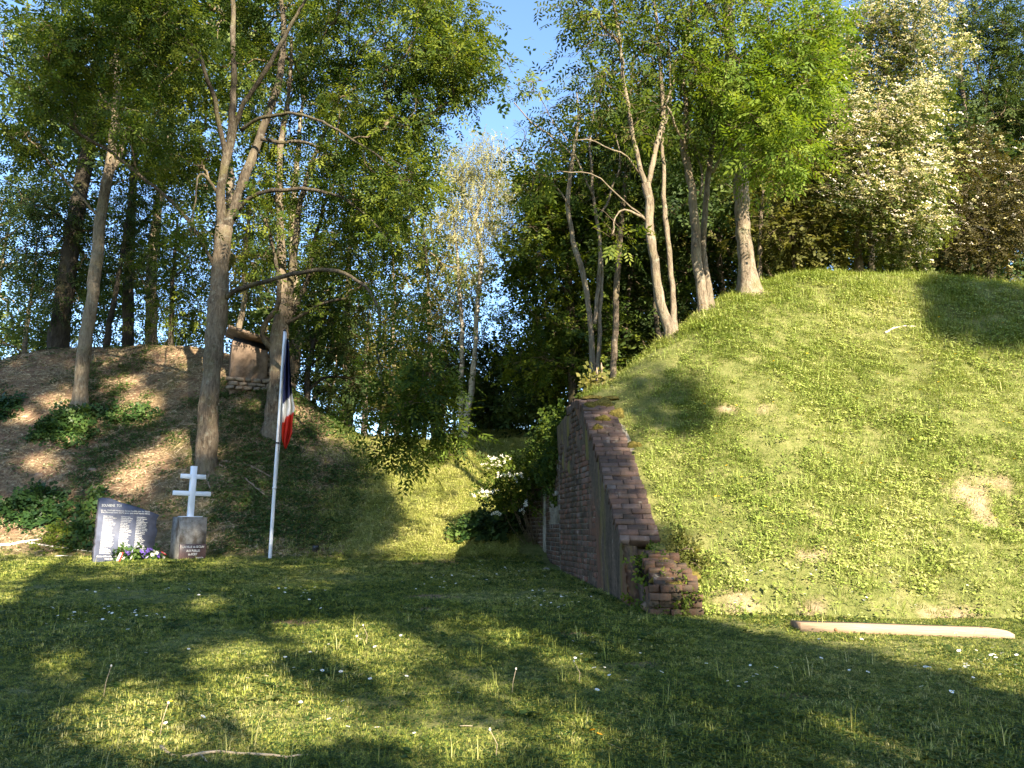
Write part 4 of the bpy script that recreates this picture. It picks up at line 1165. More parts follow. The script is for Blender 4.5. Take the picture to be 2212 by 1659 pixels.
# --- the left-hand slope -------------------------------------------------
tree('ash_tree', 'big forked ash tree with pale grey trunk on the slope right behind the white cross', 17.6,
     [(447, 1000, 44), (450, 900, 41), (458, 800, 40), (466, 720, 42), (473, 640, 42), (478, 560, 38), (484, 490, 40)],
     [([(482, 500, 28), (476, 440, 26), (478, 390, 24), (489, 335, 25), (502, 290, 24), (506, 204, 17), (504, 90, 15), (501, -60, 12), (500, -180, 7)], -0.6),
      ([(486, 345, 18), (480, 310, 16), (463, 217, 13), (445, 160, 12), (427, 110, 10), (395, 77, 8), (350, 20, 6)], -2.0),
      ([(505, 280, 18), (521, 235, 14), (557, 181, 13), (590, 120, 12), (610, 85, 11), (660, 0, 8), (720, -90, 5)], -1.8),
      ([(486, 500, 30), (500, 470, 26), (524, 395, 26), (546, 330, 24), (570, 268, 22), (604, 181, 20), (612, 90, 16), (606, -40, 11), (610, -160, 6)], 1.4),
      ([(483, 650, 15), (505, 630, 14), (540, 618, 13), (576, 609, 12), (640, 592, 12), (699, 585, 11), (745, 592, 10), (785, 620, 9), (810, 660, 8), (822, 710, 7), (815, 760, 6), (830, 830, 5), (868, 900, 4)], -4.2),
      ([(522, 282, 13), (540, 268, 10), (563, 257, 10), (600, 249, 9), (631, 248, 9), (665, 255, 8), (699, 268, 7), (771, 311, 6), (830, 350, 5), (880, 400, 4)], -2.5),
      ([(505, 470, 12), (518, 450, 11), (550, 424, 11), (608, 411, 11), (671, 409, 10), (735, 424, 8), (798, 470, 6), (840, 520, 4)], -1.6),
      ([(562, 300, 11), (600, 306, 10), (653, 306, 9), (699, 330, 8), (744, 357, 6), (800, 380, 4)], 1.5),
      ([(470, 590, 11), (451, 555, 10), (424, 505, 10), (370, 438, 10), (316, 393, 9), (244, 330, 9), (190, 300, 8), (135, 262, 8), (80, 215, 7), (30, 168, 6), (-60, 120, 4)], -2.2),
      ([(468, 420, 8), (450, 392, 8), (436, 376, 7), (425, 384, 5), (421, 430, 4), (410, 500, 3)], -0.6)],
     [(960, 60, 110, 90, -1.0, 1.3, 34), (985, 170, 80, 70, -1.4, 1.0, 24), (870, 130, 100, 90, -1.2, 1.2, 30), (880, 270, 80, 60, -1.2, 1.0, 16), (900, 380, 60, 40, -1.5, 0.8, 10),
      (760, 90, 100, 80, 0.3, 1.4, 22), (780, 230, 80, 60, 0, 1.3, 16), (660, 60, 70, 70, 2.2, .9, 16), (660, 170, 60, 60, 2.2, .9, 10), (800, 420, 80, 70, -0.8, 1, 16), (700, 340, 80, 50, 0.3, 1, 10),
      (560, 150, 60, 50, 1.6, .8, 6), (850, 640, 50, 50, -3.6, 0.6, 4), (880, 730, 60, 60, -3.8, 0.6, 5), (920, 800, 60, 60, -3.9, 0.6, 6), (900, 880, 70, 45, -4.1, 0.6, 8), (880, 955, 50, 30, -4.2, 0.4, 4), (960, 920, 35, 30, -4.2, 0.4, 3), (830, 860, 40, 60, -4.0, 0.5, 3), (880, 1000, 30, 22, -4.3, 0.3, 2), (440, 170, 70, 60, 1.6, .8, 11), (560, 90, 50, 60, 2.4, .7, 10), (590, 340, 40, 40, 2.4, .6, 7), (400, 360, 60, 60, 1.4, .8, 8), (540, 230, 40, 50, 2.4, .6, 7),
      (360, 60, 110, 80, -1.6, 1.3, 28), (250, 110, 100, 70, -1.8, 1.2, 20), (130, 90, 110, 80, -2, 1.2, 22), (370, 200, 70, 60, 1.2, .9, 12), (90, 200, 90, 60, -2.2, 1, 12), (420, 300, 60, 60, 1.4, .8, 8), (300, 280, 70, 50, -1.8, 1, 8),
      (500, -90, 260, 90, 0, 2.4, 60), (820, -80, 220, 80, -0.5, 2.2, 50), (200, -80, 200, 80, -1.5, 2.0, 36)],
     leaf='ash', lmat='ash_leaf', n_per=27, sigma=0.24, seed=2, size=(1.1, 1.65), tint=(0.05, 0.95))

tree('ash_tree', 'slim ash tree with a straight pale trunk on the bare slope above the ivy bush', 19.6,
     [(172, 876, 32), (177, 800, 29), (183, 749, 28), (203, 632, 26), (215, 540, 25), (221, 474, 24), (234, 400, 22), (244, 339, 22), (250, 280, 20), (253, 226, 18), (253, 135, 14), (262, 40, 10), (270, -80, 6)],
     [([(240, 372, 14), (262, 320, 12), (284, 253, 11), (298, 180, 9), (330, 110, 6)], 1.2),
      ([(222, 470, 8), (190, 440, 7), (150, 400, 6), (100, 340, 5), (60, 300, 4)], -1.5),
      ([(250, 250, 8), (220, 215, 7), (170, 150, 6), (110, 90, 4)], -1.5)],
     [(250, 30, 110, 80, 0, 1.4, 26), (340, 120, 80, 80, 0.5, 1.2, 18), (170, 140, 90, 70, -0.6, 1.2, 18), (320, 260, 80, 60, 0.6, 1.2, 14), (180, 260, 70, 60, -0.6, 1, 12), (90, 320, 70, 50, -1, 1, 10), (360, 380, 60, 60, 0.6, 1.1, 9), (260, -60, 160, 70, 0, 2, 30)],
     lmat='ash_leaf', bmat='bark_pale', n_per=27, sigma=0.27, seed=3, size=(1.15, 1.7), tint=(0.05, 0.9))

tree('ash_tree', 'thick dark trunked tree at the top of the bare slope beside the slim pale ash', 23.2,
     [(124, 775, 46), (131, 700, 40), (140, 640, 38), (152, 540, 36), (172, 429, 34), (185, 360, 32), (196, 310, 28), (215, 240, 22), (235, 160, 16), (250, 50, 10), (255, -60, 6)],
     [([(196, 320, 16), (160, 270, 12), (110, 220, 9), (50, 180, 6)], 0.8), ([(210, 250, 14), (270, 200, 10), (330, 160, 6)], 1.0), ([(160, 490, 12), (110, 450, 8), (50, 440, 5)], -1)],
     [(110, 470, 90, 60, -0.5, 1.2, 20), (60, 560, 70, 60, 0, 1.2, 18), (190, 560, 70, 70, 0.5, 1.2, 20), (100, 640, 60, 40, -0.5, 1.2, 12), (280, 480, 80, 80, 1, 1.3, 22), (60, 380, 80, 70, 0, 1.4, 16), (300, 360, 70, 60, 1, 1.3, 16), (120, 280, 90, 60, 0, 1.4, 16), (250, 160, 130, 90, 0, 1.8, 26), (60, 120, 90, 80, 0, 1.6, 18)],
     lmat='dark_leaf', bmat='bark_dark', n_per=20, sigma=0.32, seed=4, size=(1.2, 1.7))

tree('ash_tree', 'many stemmed ash tree rising from the slope behind the flagpole', 18.9,
     [(593, 925, 46), (597, 850, 38), (603, 770, 36), (606, 720, 38), (612, 665, 30), (611, 600, 22), (610, 542, 20), (608, 451, 17), (605, 384, 15), (608, 300, 13), (622, 200, 10), (630, 80, 6)],
     [([(606, 715, 22), (620, 690, 20), (629, 590, 19), (640, 510, 17), (649, 442, 15), (676, 352, 13), (699, 293, 12), (730, 217, 11), (771, 126, 10), (834, 40, 8), (880, -50, 5)], 1.5),
      ([(610, 700, 16), (622, 690, 14), (658, 615, 14), (672, 540, 12), (690, 478, 11), (703, 433, 10), (745, 350, 8), (790, 260, 6)], 2.4),
      ([(603, 765, 20), (580, 745, 17), (563, 722, 15), (580, 680, 14), (599, 650, 13), (590, 560, 10), (570, 470, 8)], -1.2),
      ([(608, 700, 12), (650, 680, 9), (700, 650, 8), (745, 640, 6), (790, 610, 4)], -1.0)],
     [(620, 420, 70, 60, 0.5, 1.2, 8), (700, 380, 70, 70, 1, 1.2, 12), (770, 300, 70, 60, 1.5, 1.2, 12), (680, 560, 60, 60, 0.8, 1.1, 9), (760, 560, 80, 70, 0.5, 1.2, 14), (820, 520, 70, 70, 1, 1.2, 16), (560, 420, 60, 80, 0, 1.2, 8), (740, 470, 60, 60, 1, 1.1, 10), (700, 200, 80, 80, 1, 1.4, 14), (600, 250, 80, 80, 0, 1.4, 12), (850, 420, 60, 60, 1.5, 1.0, 12), (560, 560, 50, 50, -0.5, 1, 6), (690, 680, 50, 40, 0, 1, 5)],
     bmat='bark', n_per=25, sigma=0.26, seed=5, size=(1.1, 1.6), tint=(0.05, 0.95))

tree('thin_tree', 'thin dark leaning tree on the crest between the slim ash and the grey trunk', 23.6,
     [(228, 745, 15), (236, 690, 12), (248, 640, 11), (262, 560, 9), (275, 470, 7), (290, 380, 5)], [], [(280, 560, 60, 50, 0, 1, 12), (330, 620, 50, 50, 0, 1, 12), (290, 440, 60, 60, 0, 1, 10)],
     lmat='dark_leaf', bmat='bark_dark', n_per=14, sigma=0.3, seed=6)
tree('thick_tree', 'grey trunked tree standing just behind the crest of the bare slope', 25.5,
     [(277, 745, 26), (278, 660, 24), (280, 560, 22), (284, 450, 18), (290, 330, 14), (300, 200, 8)], [([(281, 520, 10), (320, 470, 8), (370, 430, 5)], 0.5)],
     [(330, 500, 80, 60, 0, 1.4, 16), (250, 420, 80, 60, 0, 1.4, 12), (350, 400, 80, 60, 0, 1.4, 14), (310, 260, 110, 90, 0, 1.8, 20)], bmat='bark_dark', lmat='ash_leaf', n_per=15, sigma=0.38, seed=7)
tree('thin_tree', 'slender dark tree with bushy leaves left of the big forked ash', 22.6,
     [(369, 790, 15), (371, 720, 12), (374, 650, 10), (378, 560, 7), (384, 470, 5)], [],
     [(380, 640, 70, 60, 0, 1, 22), (350, 700, 50, 36, 0, 1, 10), (420, 590, 50, 60, 0, 1, 14), (360, 560, 60, 50, 0, 1, 14), (410, 690, 40, 30, 0.2, 0.8, 8)], lmat='ash_leaf', bmat='bark_dark', n_per=15, sigma=0.28, seed=8)
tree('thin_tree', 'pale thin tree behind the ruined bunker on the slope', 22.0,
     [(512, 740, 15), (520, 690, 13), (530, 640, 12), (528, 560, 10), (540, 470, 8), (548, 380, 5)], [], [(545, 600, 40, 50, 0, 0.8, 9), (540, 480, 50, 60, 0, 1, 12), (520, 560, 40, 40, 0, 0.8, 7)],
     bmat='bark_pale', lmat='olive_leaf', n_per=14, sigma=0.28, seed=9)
tree('small_tree', 'small crooked dark tree against the sky just right of the flag', 21.5,
     [(664, 870, 13), (667, 810, 12), (676, 760, 11), (690, 715, 9), (706, 670, 6), (716, 620, 4)],
     [([(678, 755, 7), (664, 715, 6), (668, 665, 4)], 0.3), ([(672, 790, 7), (700, 770, 5), (730, 752, 4)], 0), ([(666, 850, 8), (700, 818, 7), (745, 815, 5), (770, 820, 3)], 0)],
     [(720, 700, 50, 40, 0, 0.8, 13), (660, 680, 40, 40, 0, 0.8, 9), (740, 770, 50, 36, 0, 0.8, 14), (770, 830, 40, 30, 0, 0.7, 9), (700, 630, 50, 40, 0, 0.8, 10), (690, 830, 40, 40, 0.6, 0.7, 8)],
     lmat='dark_leaf', bmat='bark_dark', leaf='round', n_per=15, sigma=0.24, seed=10)

# --- the birches and the small trees at the head of the grassy lane ---------
tree('birch_tree', 'tall pale birch leaning right at the head of the grassy lane', 22.6,
     [(1004, 928, 20), (1012, 890, 16), (1020, 850, 14), (1026, 790, 12), (1029, 740, 11), (1034, 641, 10), (1039, 560, 9), (1032, 500, 8), (1027, 470, 7), (1045, 400, 5), (1055, 330, 3)],
     [([(1035, 520, 6), (1050, 470, 5), (1075, 400, 4), (1085, 340, 2)], 0), ([(1028, 480, 5), (1005, 430, 4), (990, 380, 3)], 0.4)],
     [(1050, 350, 45, 50, 0, 0.9, 20), (1085, 420, 35, 60, 0, 0.8, 16), (1000, 400, 45, 60, 0.3, 0.9, 18), (1040, 450, 50, 50, 0, 0.9, 14), (985, 490, 40, 60, 0.2, 0.8, 14), (1075, 500, 40, 50, 0, 0.8, 12), (1040, 540, 50, 50, 0, 0.9, 10), (985, 350, 25, 40, 0.4, 0.6, 8), (1010, 590, 40, 40, 0, 0.8, 8)],
     leaf='birch', lmat='birch_leaf', bmat='birch', n_per=34, sigma=0.3, droop=2.2, size=(0.9, 1.5), seed=11, flare=0.5, tip=0.005)
tree('birch_tree', 'thinner straight birch trunk close to the left of the leaning birch', 23.0,
     [(997, 925, 12), (998, 850, 11), (999, 760, 10), (997, 680, 9), (993, 600, 7), (985, 510, 5), (978, 440, 3)], [],
     [(965, 560, 40, 50, 0, 0.8, 12), (985, 470, 35, 50, 0, 0.8, 12), (950, 620, 40, 50, 0, 0.8, 10), (1010, 640, 30, 40, 0, 0.7, 7), (965, 690, 50, 50, 0, 0.8, 10)],
     leaf='birch', lmat='olive_leaf', bmat='birch', n_per=12, sigma=0.3, droop=1.6, seed=12, flare=0.4, tip=0.005)
tree('willow_tree', 'leafy tree with a short brown trunk at the top of the sunny lane', 22.2,
     [(785, 930, 14), (786, 890, 13), (785, 840, 11), (788, 770, 9), (794, 690, 6)], [],
     [(780, 780, 50, 50, 0, 0.9, 8), (820, 720, 50, 50, 0, 0.9, 7), (770, 700, 50, 50, 0, 0.9, 7), (740, 830, 40, 40, 0, 0.8, 5), (830, 820, 40, 50, 0, 0.8, 6), (800, 640, 50, 50, 0, 0.9, 6)],
     leaf='round', lmat='olive_leaf', bmat='bark_pale', n_per=15, sigma=0.26, seed=13)
for q, (pts, lab, cl, sd, lm) in enumerate([
    ([(858, 935, 12), (856, 860, 10), (850, 760, 8), (853, 640, 6), (845, 520, 4)], 'slim tree with sunlit bark just left of the hanging ash sprays', [(860, 640, 60, 60, 0, 1, 14), (840, 740, 50, 50, 0, 1, 12), (890, 560, 50, 60, 0, 1, 12), (850, 830, 50, 40, 0, 1, 9)], 14, 'olive_leaf'),
    ([(938, 930, 13), (934, 850, 11), (930, 740, 10), (926, 620, 7), (915, 500, 4)], 'slim tree half hidden by the hanging ash sprays over the lane', [(930, 650, 60, 60, 0, 1, 14), (900, 760, 50, 60, 0, 1, 14), (960, 770, 50, 50, 0, 1, 12), (920, 560, 50, 60, 0, 1, 12), (950, 860, 50, 40, 0, 1, 12)], 15, 'dark_leaf')]):
    tree('slim_tree', lab, 23.5 + q, pts, [], cl, leaf='round', lmat=lm, bmat='bark_pale', n_per=10, sigma=0.3, seed=sd)
tree('bush', 'dark rounded bush to the right of the leaning birch', 24.6,
     [(1062, 925, 8), (1062, 890, 6), (1064, 850, 4)], [], [(1060, 880, 46, 42, 0, 1, 34), (1095, 895, 30, 26, 0, 0.7, 12), (1050, 830, 40, 34, 0, 0.9, 16), (1075, 780, 36, 40, 0, 0.8, 14), (1040, 740, 30, 40, 0, 0.8, 10)], leaf='round', lmat='dark_leaf', bmat='bark_dark', n_per=22, sigma=0.26, seed=16, cat='bush', flare=0.2)

# --- along the crest of the right-hand mound --------------------------------
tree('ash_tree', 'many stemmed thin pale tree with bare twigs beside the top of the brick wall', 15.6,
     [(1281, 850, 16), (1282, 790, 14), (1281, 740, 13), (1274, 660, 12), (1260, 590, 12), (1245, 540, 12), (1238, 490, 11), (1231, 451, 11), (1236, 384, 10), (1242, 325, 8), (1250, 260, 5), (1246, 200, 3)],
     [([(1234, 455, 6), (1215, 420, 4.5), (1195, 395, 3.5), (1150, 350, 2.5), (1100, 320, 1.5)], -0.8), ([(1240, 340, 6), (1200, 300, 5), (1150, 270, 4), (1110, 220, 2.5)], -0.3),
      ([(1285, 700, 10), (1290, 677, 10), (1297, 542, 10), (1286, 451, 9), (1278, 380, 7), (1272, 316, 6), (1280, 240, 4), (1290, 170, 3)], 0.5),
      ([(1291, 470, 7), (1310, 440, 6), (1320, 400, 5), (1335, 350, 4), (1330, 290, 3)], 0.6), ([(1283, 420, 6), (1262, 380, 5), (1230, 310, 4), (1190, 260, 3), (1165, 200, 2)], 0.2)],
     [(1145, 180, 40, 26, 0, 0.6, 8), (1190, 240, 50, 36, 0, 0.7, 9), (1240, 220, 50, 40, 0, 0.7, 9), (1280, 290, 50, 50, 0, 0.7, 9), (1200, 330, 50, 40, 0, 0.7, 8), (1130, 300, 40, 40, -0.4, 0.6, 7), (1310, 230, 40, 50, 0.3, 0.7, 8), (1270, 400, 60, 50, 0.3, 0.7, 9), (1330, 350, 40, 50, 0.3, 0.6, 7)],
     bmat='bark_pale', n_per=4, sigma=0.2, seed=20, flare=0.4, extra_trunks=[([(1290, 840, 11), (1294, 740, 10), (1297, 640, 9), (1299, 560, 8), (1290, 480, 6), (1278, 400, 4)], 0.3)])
tree('ash_tree', 'leafy tree with speckled leaning trunk behind the many stemmed thin tree', 18.0,
     [(1322, 830, 15), (1326, 740, 14), (1328, 650, 14), (1332, 580, 13), (1339, 497, 12), (1352, 384, 10), (1357, 316, 9), (1362, 220, 6), (1370, 120, 4)], [([(1340, 490, 6), (1320, 460, 5), (1300, 400, 4)], 0.5)],
     [(1340, 250, 60, 60, 0, 0.9, 10), (1390, 330, 50, 60, 0, 0.8, 9), (1320, 130, 60, 60, 0, 0.9, 10), (1340, 420, 50, 50, 0, 0.8, 8), (1400, 180, 50, 60, 0, 0.9, 9)], bmat='bark', n_per=13, sigma=0.26, seed=21)
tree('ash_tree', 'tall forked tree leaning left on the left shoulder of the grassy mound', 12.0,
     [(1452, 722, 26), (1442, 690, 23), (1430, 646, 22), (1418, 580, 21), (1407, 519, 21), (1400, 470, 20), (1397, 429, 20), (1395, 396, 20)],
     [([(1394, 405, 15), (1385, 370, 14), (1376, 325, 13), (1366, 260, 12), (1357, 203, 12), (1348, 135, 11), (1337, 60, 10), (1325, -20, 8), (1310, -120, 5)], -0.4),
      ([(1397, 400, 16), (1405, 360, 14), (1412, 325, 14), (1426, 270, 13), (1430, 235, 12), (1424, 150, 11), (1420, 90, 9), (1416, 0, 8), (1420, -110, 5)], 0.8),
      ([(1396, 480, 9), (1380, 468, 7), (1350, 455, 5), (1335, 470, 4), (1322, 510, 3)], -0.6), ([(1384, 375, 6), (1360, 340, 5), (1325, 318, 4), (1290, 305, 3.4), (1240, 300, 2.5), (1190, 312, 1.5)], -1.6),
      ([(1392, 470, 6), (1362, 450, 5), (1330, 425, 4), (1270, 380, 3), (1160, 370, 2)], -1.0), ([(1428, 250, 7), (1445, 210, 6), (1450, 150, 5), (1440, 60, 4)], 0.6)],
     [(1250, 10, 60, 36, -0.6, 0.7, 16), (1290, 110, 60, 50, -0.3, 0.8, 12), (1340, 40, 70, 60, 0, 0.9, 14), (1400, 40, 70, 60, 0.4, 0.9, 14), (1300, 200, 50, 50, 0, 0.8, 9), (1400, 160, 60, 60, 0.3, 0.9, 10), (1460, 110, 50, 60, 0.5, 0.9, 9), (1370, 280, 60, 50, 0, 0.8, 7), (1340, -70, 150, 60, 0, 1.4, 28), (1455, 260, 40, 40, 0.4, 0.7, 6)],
     bmat='bark_pale', n_per=9, sigma=0.22, seed=22,  # lighter bark painted in place of sun on these trunks
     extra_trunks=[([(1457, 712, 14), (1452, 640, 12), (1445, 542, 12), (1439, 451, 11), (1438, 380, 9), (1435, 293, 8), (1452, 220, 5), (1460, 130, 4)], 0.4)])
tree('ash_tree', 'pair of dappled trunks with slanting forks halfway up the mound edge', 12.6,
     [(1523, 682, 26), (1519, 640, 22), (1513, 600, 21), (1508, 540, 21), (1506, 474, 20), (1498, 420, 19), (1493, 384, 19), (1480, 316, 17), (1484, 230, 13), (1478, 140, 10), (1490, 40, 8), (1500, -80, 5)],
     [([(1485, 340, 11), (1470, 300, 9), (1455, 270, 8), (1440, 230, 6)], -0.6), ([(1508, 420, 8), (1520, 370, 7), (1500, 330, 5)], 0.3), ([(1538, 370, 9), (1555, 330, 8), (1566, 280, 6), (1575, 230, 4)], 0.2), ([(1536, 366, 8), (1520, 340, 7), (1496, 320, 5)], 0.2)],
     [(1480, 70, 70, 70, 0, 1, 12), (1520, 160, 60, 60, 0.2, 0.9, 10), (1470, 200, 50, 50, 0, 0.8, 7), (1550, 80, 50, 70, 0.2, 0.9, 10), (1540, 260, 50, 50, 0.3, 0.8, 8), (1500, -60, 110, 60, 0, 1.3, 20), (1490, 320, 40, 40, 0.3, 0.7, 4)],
     bmat='bark_pale', n_per=10, sigma=0.22, seed=23,  # pale bark again stands in for sunshine here
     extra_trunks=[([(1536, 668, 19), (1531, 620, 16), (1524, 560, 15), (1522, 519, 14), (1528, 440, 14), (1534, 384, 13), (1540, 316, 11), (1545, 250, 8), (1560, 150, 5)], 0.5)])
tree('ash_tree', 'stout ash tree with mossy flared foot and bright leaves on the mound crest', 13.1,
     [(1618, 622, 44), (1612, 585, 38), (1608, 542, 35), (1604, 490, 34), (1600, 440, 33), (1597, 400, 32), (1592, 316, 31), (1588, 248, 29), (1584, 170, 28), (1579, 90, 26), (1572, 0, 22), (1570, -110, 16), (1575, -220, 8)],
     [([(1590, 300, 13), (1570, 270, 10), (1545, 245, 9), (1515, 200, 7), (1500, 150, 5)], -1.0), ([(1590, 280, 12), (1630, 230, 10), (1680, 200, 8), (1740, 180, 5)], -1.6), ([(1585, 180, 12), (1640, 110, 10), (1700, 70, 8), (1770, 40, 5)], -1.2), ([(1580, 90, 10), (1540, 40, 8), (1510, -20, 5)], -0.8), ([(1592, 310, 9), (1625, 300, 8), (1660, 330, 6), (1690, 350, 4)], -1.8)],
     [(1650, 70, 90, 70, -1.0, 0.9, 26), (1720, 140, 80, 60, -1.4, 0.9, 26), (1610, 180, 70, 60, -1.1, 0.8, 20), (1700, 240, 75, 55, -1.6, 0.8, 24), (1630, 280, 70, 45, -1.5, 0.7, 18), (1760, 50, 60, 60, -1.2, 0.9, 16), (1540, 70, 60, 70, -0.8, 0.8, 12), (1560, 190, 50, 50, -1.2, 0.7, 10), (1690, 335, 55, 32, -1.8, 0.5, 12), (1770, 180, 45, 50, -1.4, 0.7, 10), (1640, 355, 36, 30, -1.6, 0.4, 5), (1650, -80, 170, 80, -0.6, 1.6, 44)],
     lmat='ash_leaf_bright', bmat='bark_moss_sunlit', n_per=14, sigma=0.22, seed=24, flare=1.1, tint=(0.3, 0.95))
tree('hawthorn_tree', 'hawthorn covered in cream blossom on the crest of the mound', 15.6,
     [(1853, 582, 18), (1853, 540, 15), (1855, 500, 14), (1860, 450, 13), (1866, 380, 11), (1880, 300, 8), (1900, 220, 5)],
     [([(1858, 470, 9), (1900, 420, 7), (1950, 380, 5)], -0.5), ([(1862, 420, 8), (1830, 370, 6), (1800, 320, 4)], -0.3)],
     [(1890, 440, 90, 55, -0.6, 0.8, 30), (1965, 400, 75, 50, -0.8, 0.8, 28), (1850, 350, 85, 60, -0.4, 0.9, 26), (1935, 290, 100, 60, -0.4, 1.0, 32), (1985, 215, 60, 50, -0.3, 0.8, 16), (1830, 250, 75, 60, 0, 0.9, 18), (1975, 490, 55, 30, -0.9, 0.6, 14), (1790, 430, 55, 50, 0, 0.8, 12), (2010, 345, 40, 40, -0.8, 0.6, 9), (1945, 555, 40, 26, -0.4, 0.4, 8), (1900, 520, 50, 40, -0.2, 0.6, 9)],
     leaf='small', lmat='hawthorn_leaf', bmat='bark', n_per=22, sigma=0.22, seed=25, bloom=4200, bloom_side=(1720, 1940), droop=0.5)
tree('hawthorn_tree', 'taller blossoming hawthorn rising behind the first blossoming hawthorn', 18.0,
     [(1885, 590, 16), (1880, 450, 15), (1872, 300, 14), (1868, 200, 12), (1880, 100, 8), (1900, 0, 5)], [([(1868, 210, 8), (1920, 140, 6), (1980, 90, 4)], -0.5), ([(1870, 240, 7), (1820, 170, 5), (1780, 120, 4)], -0.5)],
     [(1800, 90, 80, 70, -0.3, 1.1, 26), (1890, 50, 90, 70, -0.5, 1.2, 30), (1980, 90, 75, 70, -0.7, 1.1, 28), (1850, 170, 80, 45, -0.3, 1.0, 16), (2000, 10, 70, 50, -0.6, 1.0, 16), (1850, -60, 150, 60, 0, 1.6, 30), (2020, 150, 50, 40, -0.4, 0.9, 10), (1930, 160, 60, 40, -0.3, 0.9, 14), (1870, 235, 70, 40, -0.2, 0.9, 14), (1960, 225, 60, 36, -0.2, 0.9, 12), (1790, 190, 60, 40, -0.1, 0.9, 12)],
     leaf='small', lmat='hawthorn_leaf', bmat='bark_dark', n_per=24, sigma=0.26, seed=26, bloom=3800, bloom_side=(1700, 1930), size=(1.0, 1.5), droop=0.5)
tree('hawthorn_tree', 'low spreading brownish hawthorn at the far right end of the crest', 17.2,
     [(2140, 612, 18), (2136, 570, 14), (2128, 520, 12), (2120, 460, 9), (2110, 400, 6)], [([(2132, 540, 8), (2170, 500, 6), (2200, 470, 4)], -0.4), ([(2130, 530, 8), (2080, 490, 6), (2050, 460, 4)], -0.4)],
     [(2100, 330, 65, 40, -0.3, 0.9, 20), (2055, 400, 55, 45, -0.5, 0.8, 18), (2150, 410, 75, 50, -0.3, 1.0, 24), (2085, 480, 75, 45, -0.5, 0.9, 22), (2185, 500, 55, 55, -0.4, 0.9, 20), (2045, 545, 50, 35, -0.2, 0.8, 14), (2140, 560, 70, 30, -0.2, 0.8, 14), (2220, 420, 60, 80, 0, 1, 18)],
     leaf='small', lmat='brown_leaf_shaded', bmat='bark_dark', n_per=20, sigma=0.27, seed=27, bloom=300, bloom_side=(1990, 2090), droop=0.5, tint=(0.0, 0.6))  # low tint range paints this tree as shaded
tree('tall_tree', 'tall dark tree with two bare stems in the top right corner behind the hawthorns', 21.0,
     [(2112, 600, 18), (2108, 480, 16), (2100, 380, 14), (2090, 280, 12), (2080, 180, 9), (2075, 80, 6)], [([(2098, 360, 10), (2125, 280, 8), (2130, 200, 7), (2150, 90, 5)], 0.5), ([(2130, 220, 6), (2110, 150, 5), (2090, 90, 3)], 0)],
     [(2130, 40, 80, 70, 0, 1.3, 24), (2190, 110, 60, 80, 0, 1.2, 24), (2090, 160, 60, 60, 0, 1.1, 14), (2190, 250, 50, 60, 0, 1.1, 16), (2080, 270, 40, 60, 0.5, 1, 9), (2160, 200, 50, 50, 0.4, 1, 10), (2150, -60, 150, 70, 0, 1.8, 30), (2240, 320, 60, 90, 0, 1.2, 16)],
     lmat='dark_leaf', bmat='bark', n_per=27, sigma=0.30, seed=28, size=(1.1, 1.6), tint=(.2, 1))
tree('understory_tree', 'green bushy tree between the stout ash and the blossoming hawthorn', 15.8,
     [(1715, 592, 9), (1714, 540, 8), (1716, 480, 7), (1722, 400, 5), (1730, 320, 3)], [],
     [(1700, 420, 60, 50, 0, 0.9, 20), (1670, 510, 55, 50, 0, 0.8, 18), (1745, 500, 60, 60, 0, 0.9, 22), (1760, 400, 50, 60, 0.3, 0.9, 18), (1700, 330, 60, 60, 0.5, 1, 16), (1780, 540, 50, 35, 0, 0.8, 13), (1690, 570, 60, 20, 0.2, 0.8, 8), (1760, 280, 50, 60, 0.6, 1, 12)],
     leaf='round', lmat='olive_leaf', bmat='bark', n_per=15, sigma=0.26, seed=29, tint=(0.1, 0.7), extra_trunks=[([(1648, 610, 11), (1646, 560, 10), (1644, 480, 8), (1648, 380, 5)], 0.2)])
tree('maple_tree', 'dense dark green tree right of the sky gap behind the brick wall', 19.5,
     [(1240, 900, 22), (1238, 800, 20), (1235, 680, 18), (1232, 560, 14), (1230, 440, 9), (1228, 360, 5)], [([(1236, 640, 10), (1190, 590, 8), (1150, 560, 5)], -0.5), ([(1235, 560, 9), (1270, 500, 7), (1300, 450, 4)], -0.4)],
     [(1180, 400, 65, 55, 0, 1.0, 24), (1250, 450, 75, 60, 0, 1.2, 26), (1160, 500, 60, 50, -0.2, 1.0, 22), (1200, 600, 80, 60, -0.3, 1.2, 28), (1270, 570, 60, 60, 0, 1.2, 20), (1260, 690, 70, 60, 0, 1.2, 22), (1160, 690, 50, 50, -0.2, 1.0, 16), (1210, 780, 70, 55, 0, 1.1, 22), (1140, 590, 40, 36, -0.2, 0.8, 10), (1260, 340, 50, 50, 0.3, 0.9, 14), (1290, 800, 60, 40, 0, 1, 12), (1150, 790, 40, 50, 0.4, 0.9, 10)],
     leaf='round', lmat='ash_leaf', bmat='bark_dark', n_per=17, sigma=0.30, seed=30, size=(1.1, 1.6), tint=(0.1, 0.9))

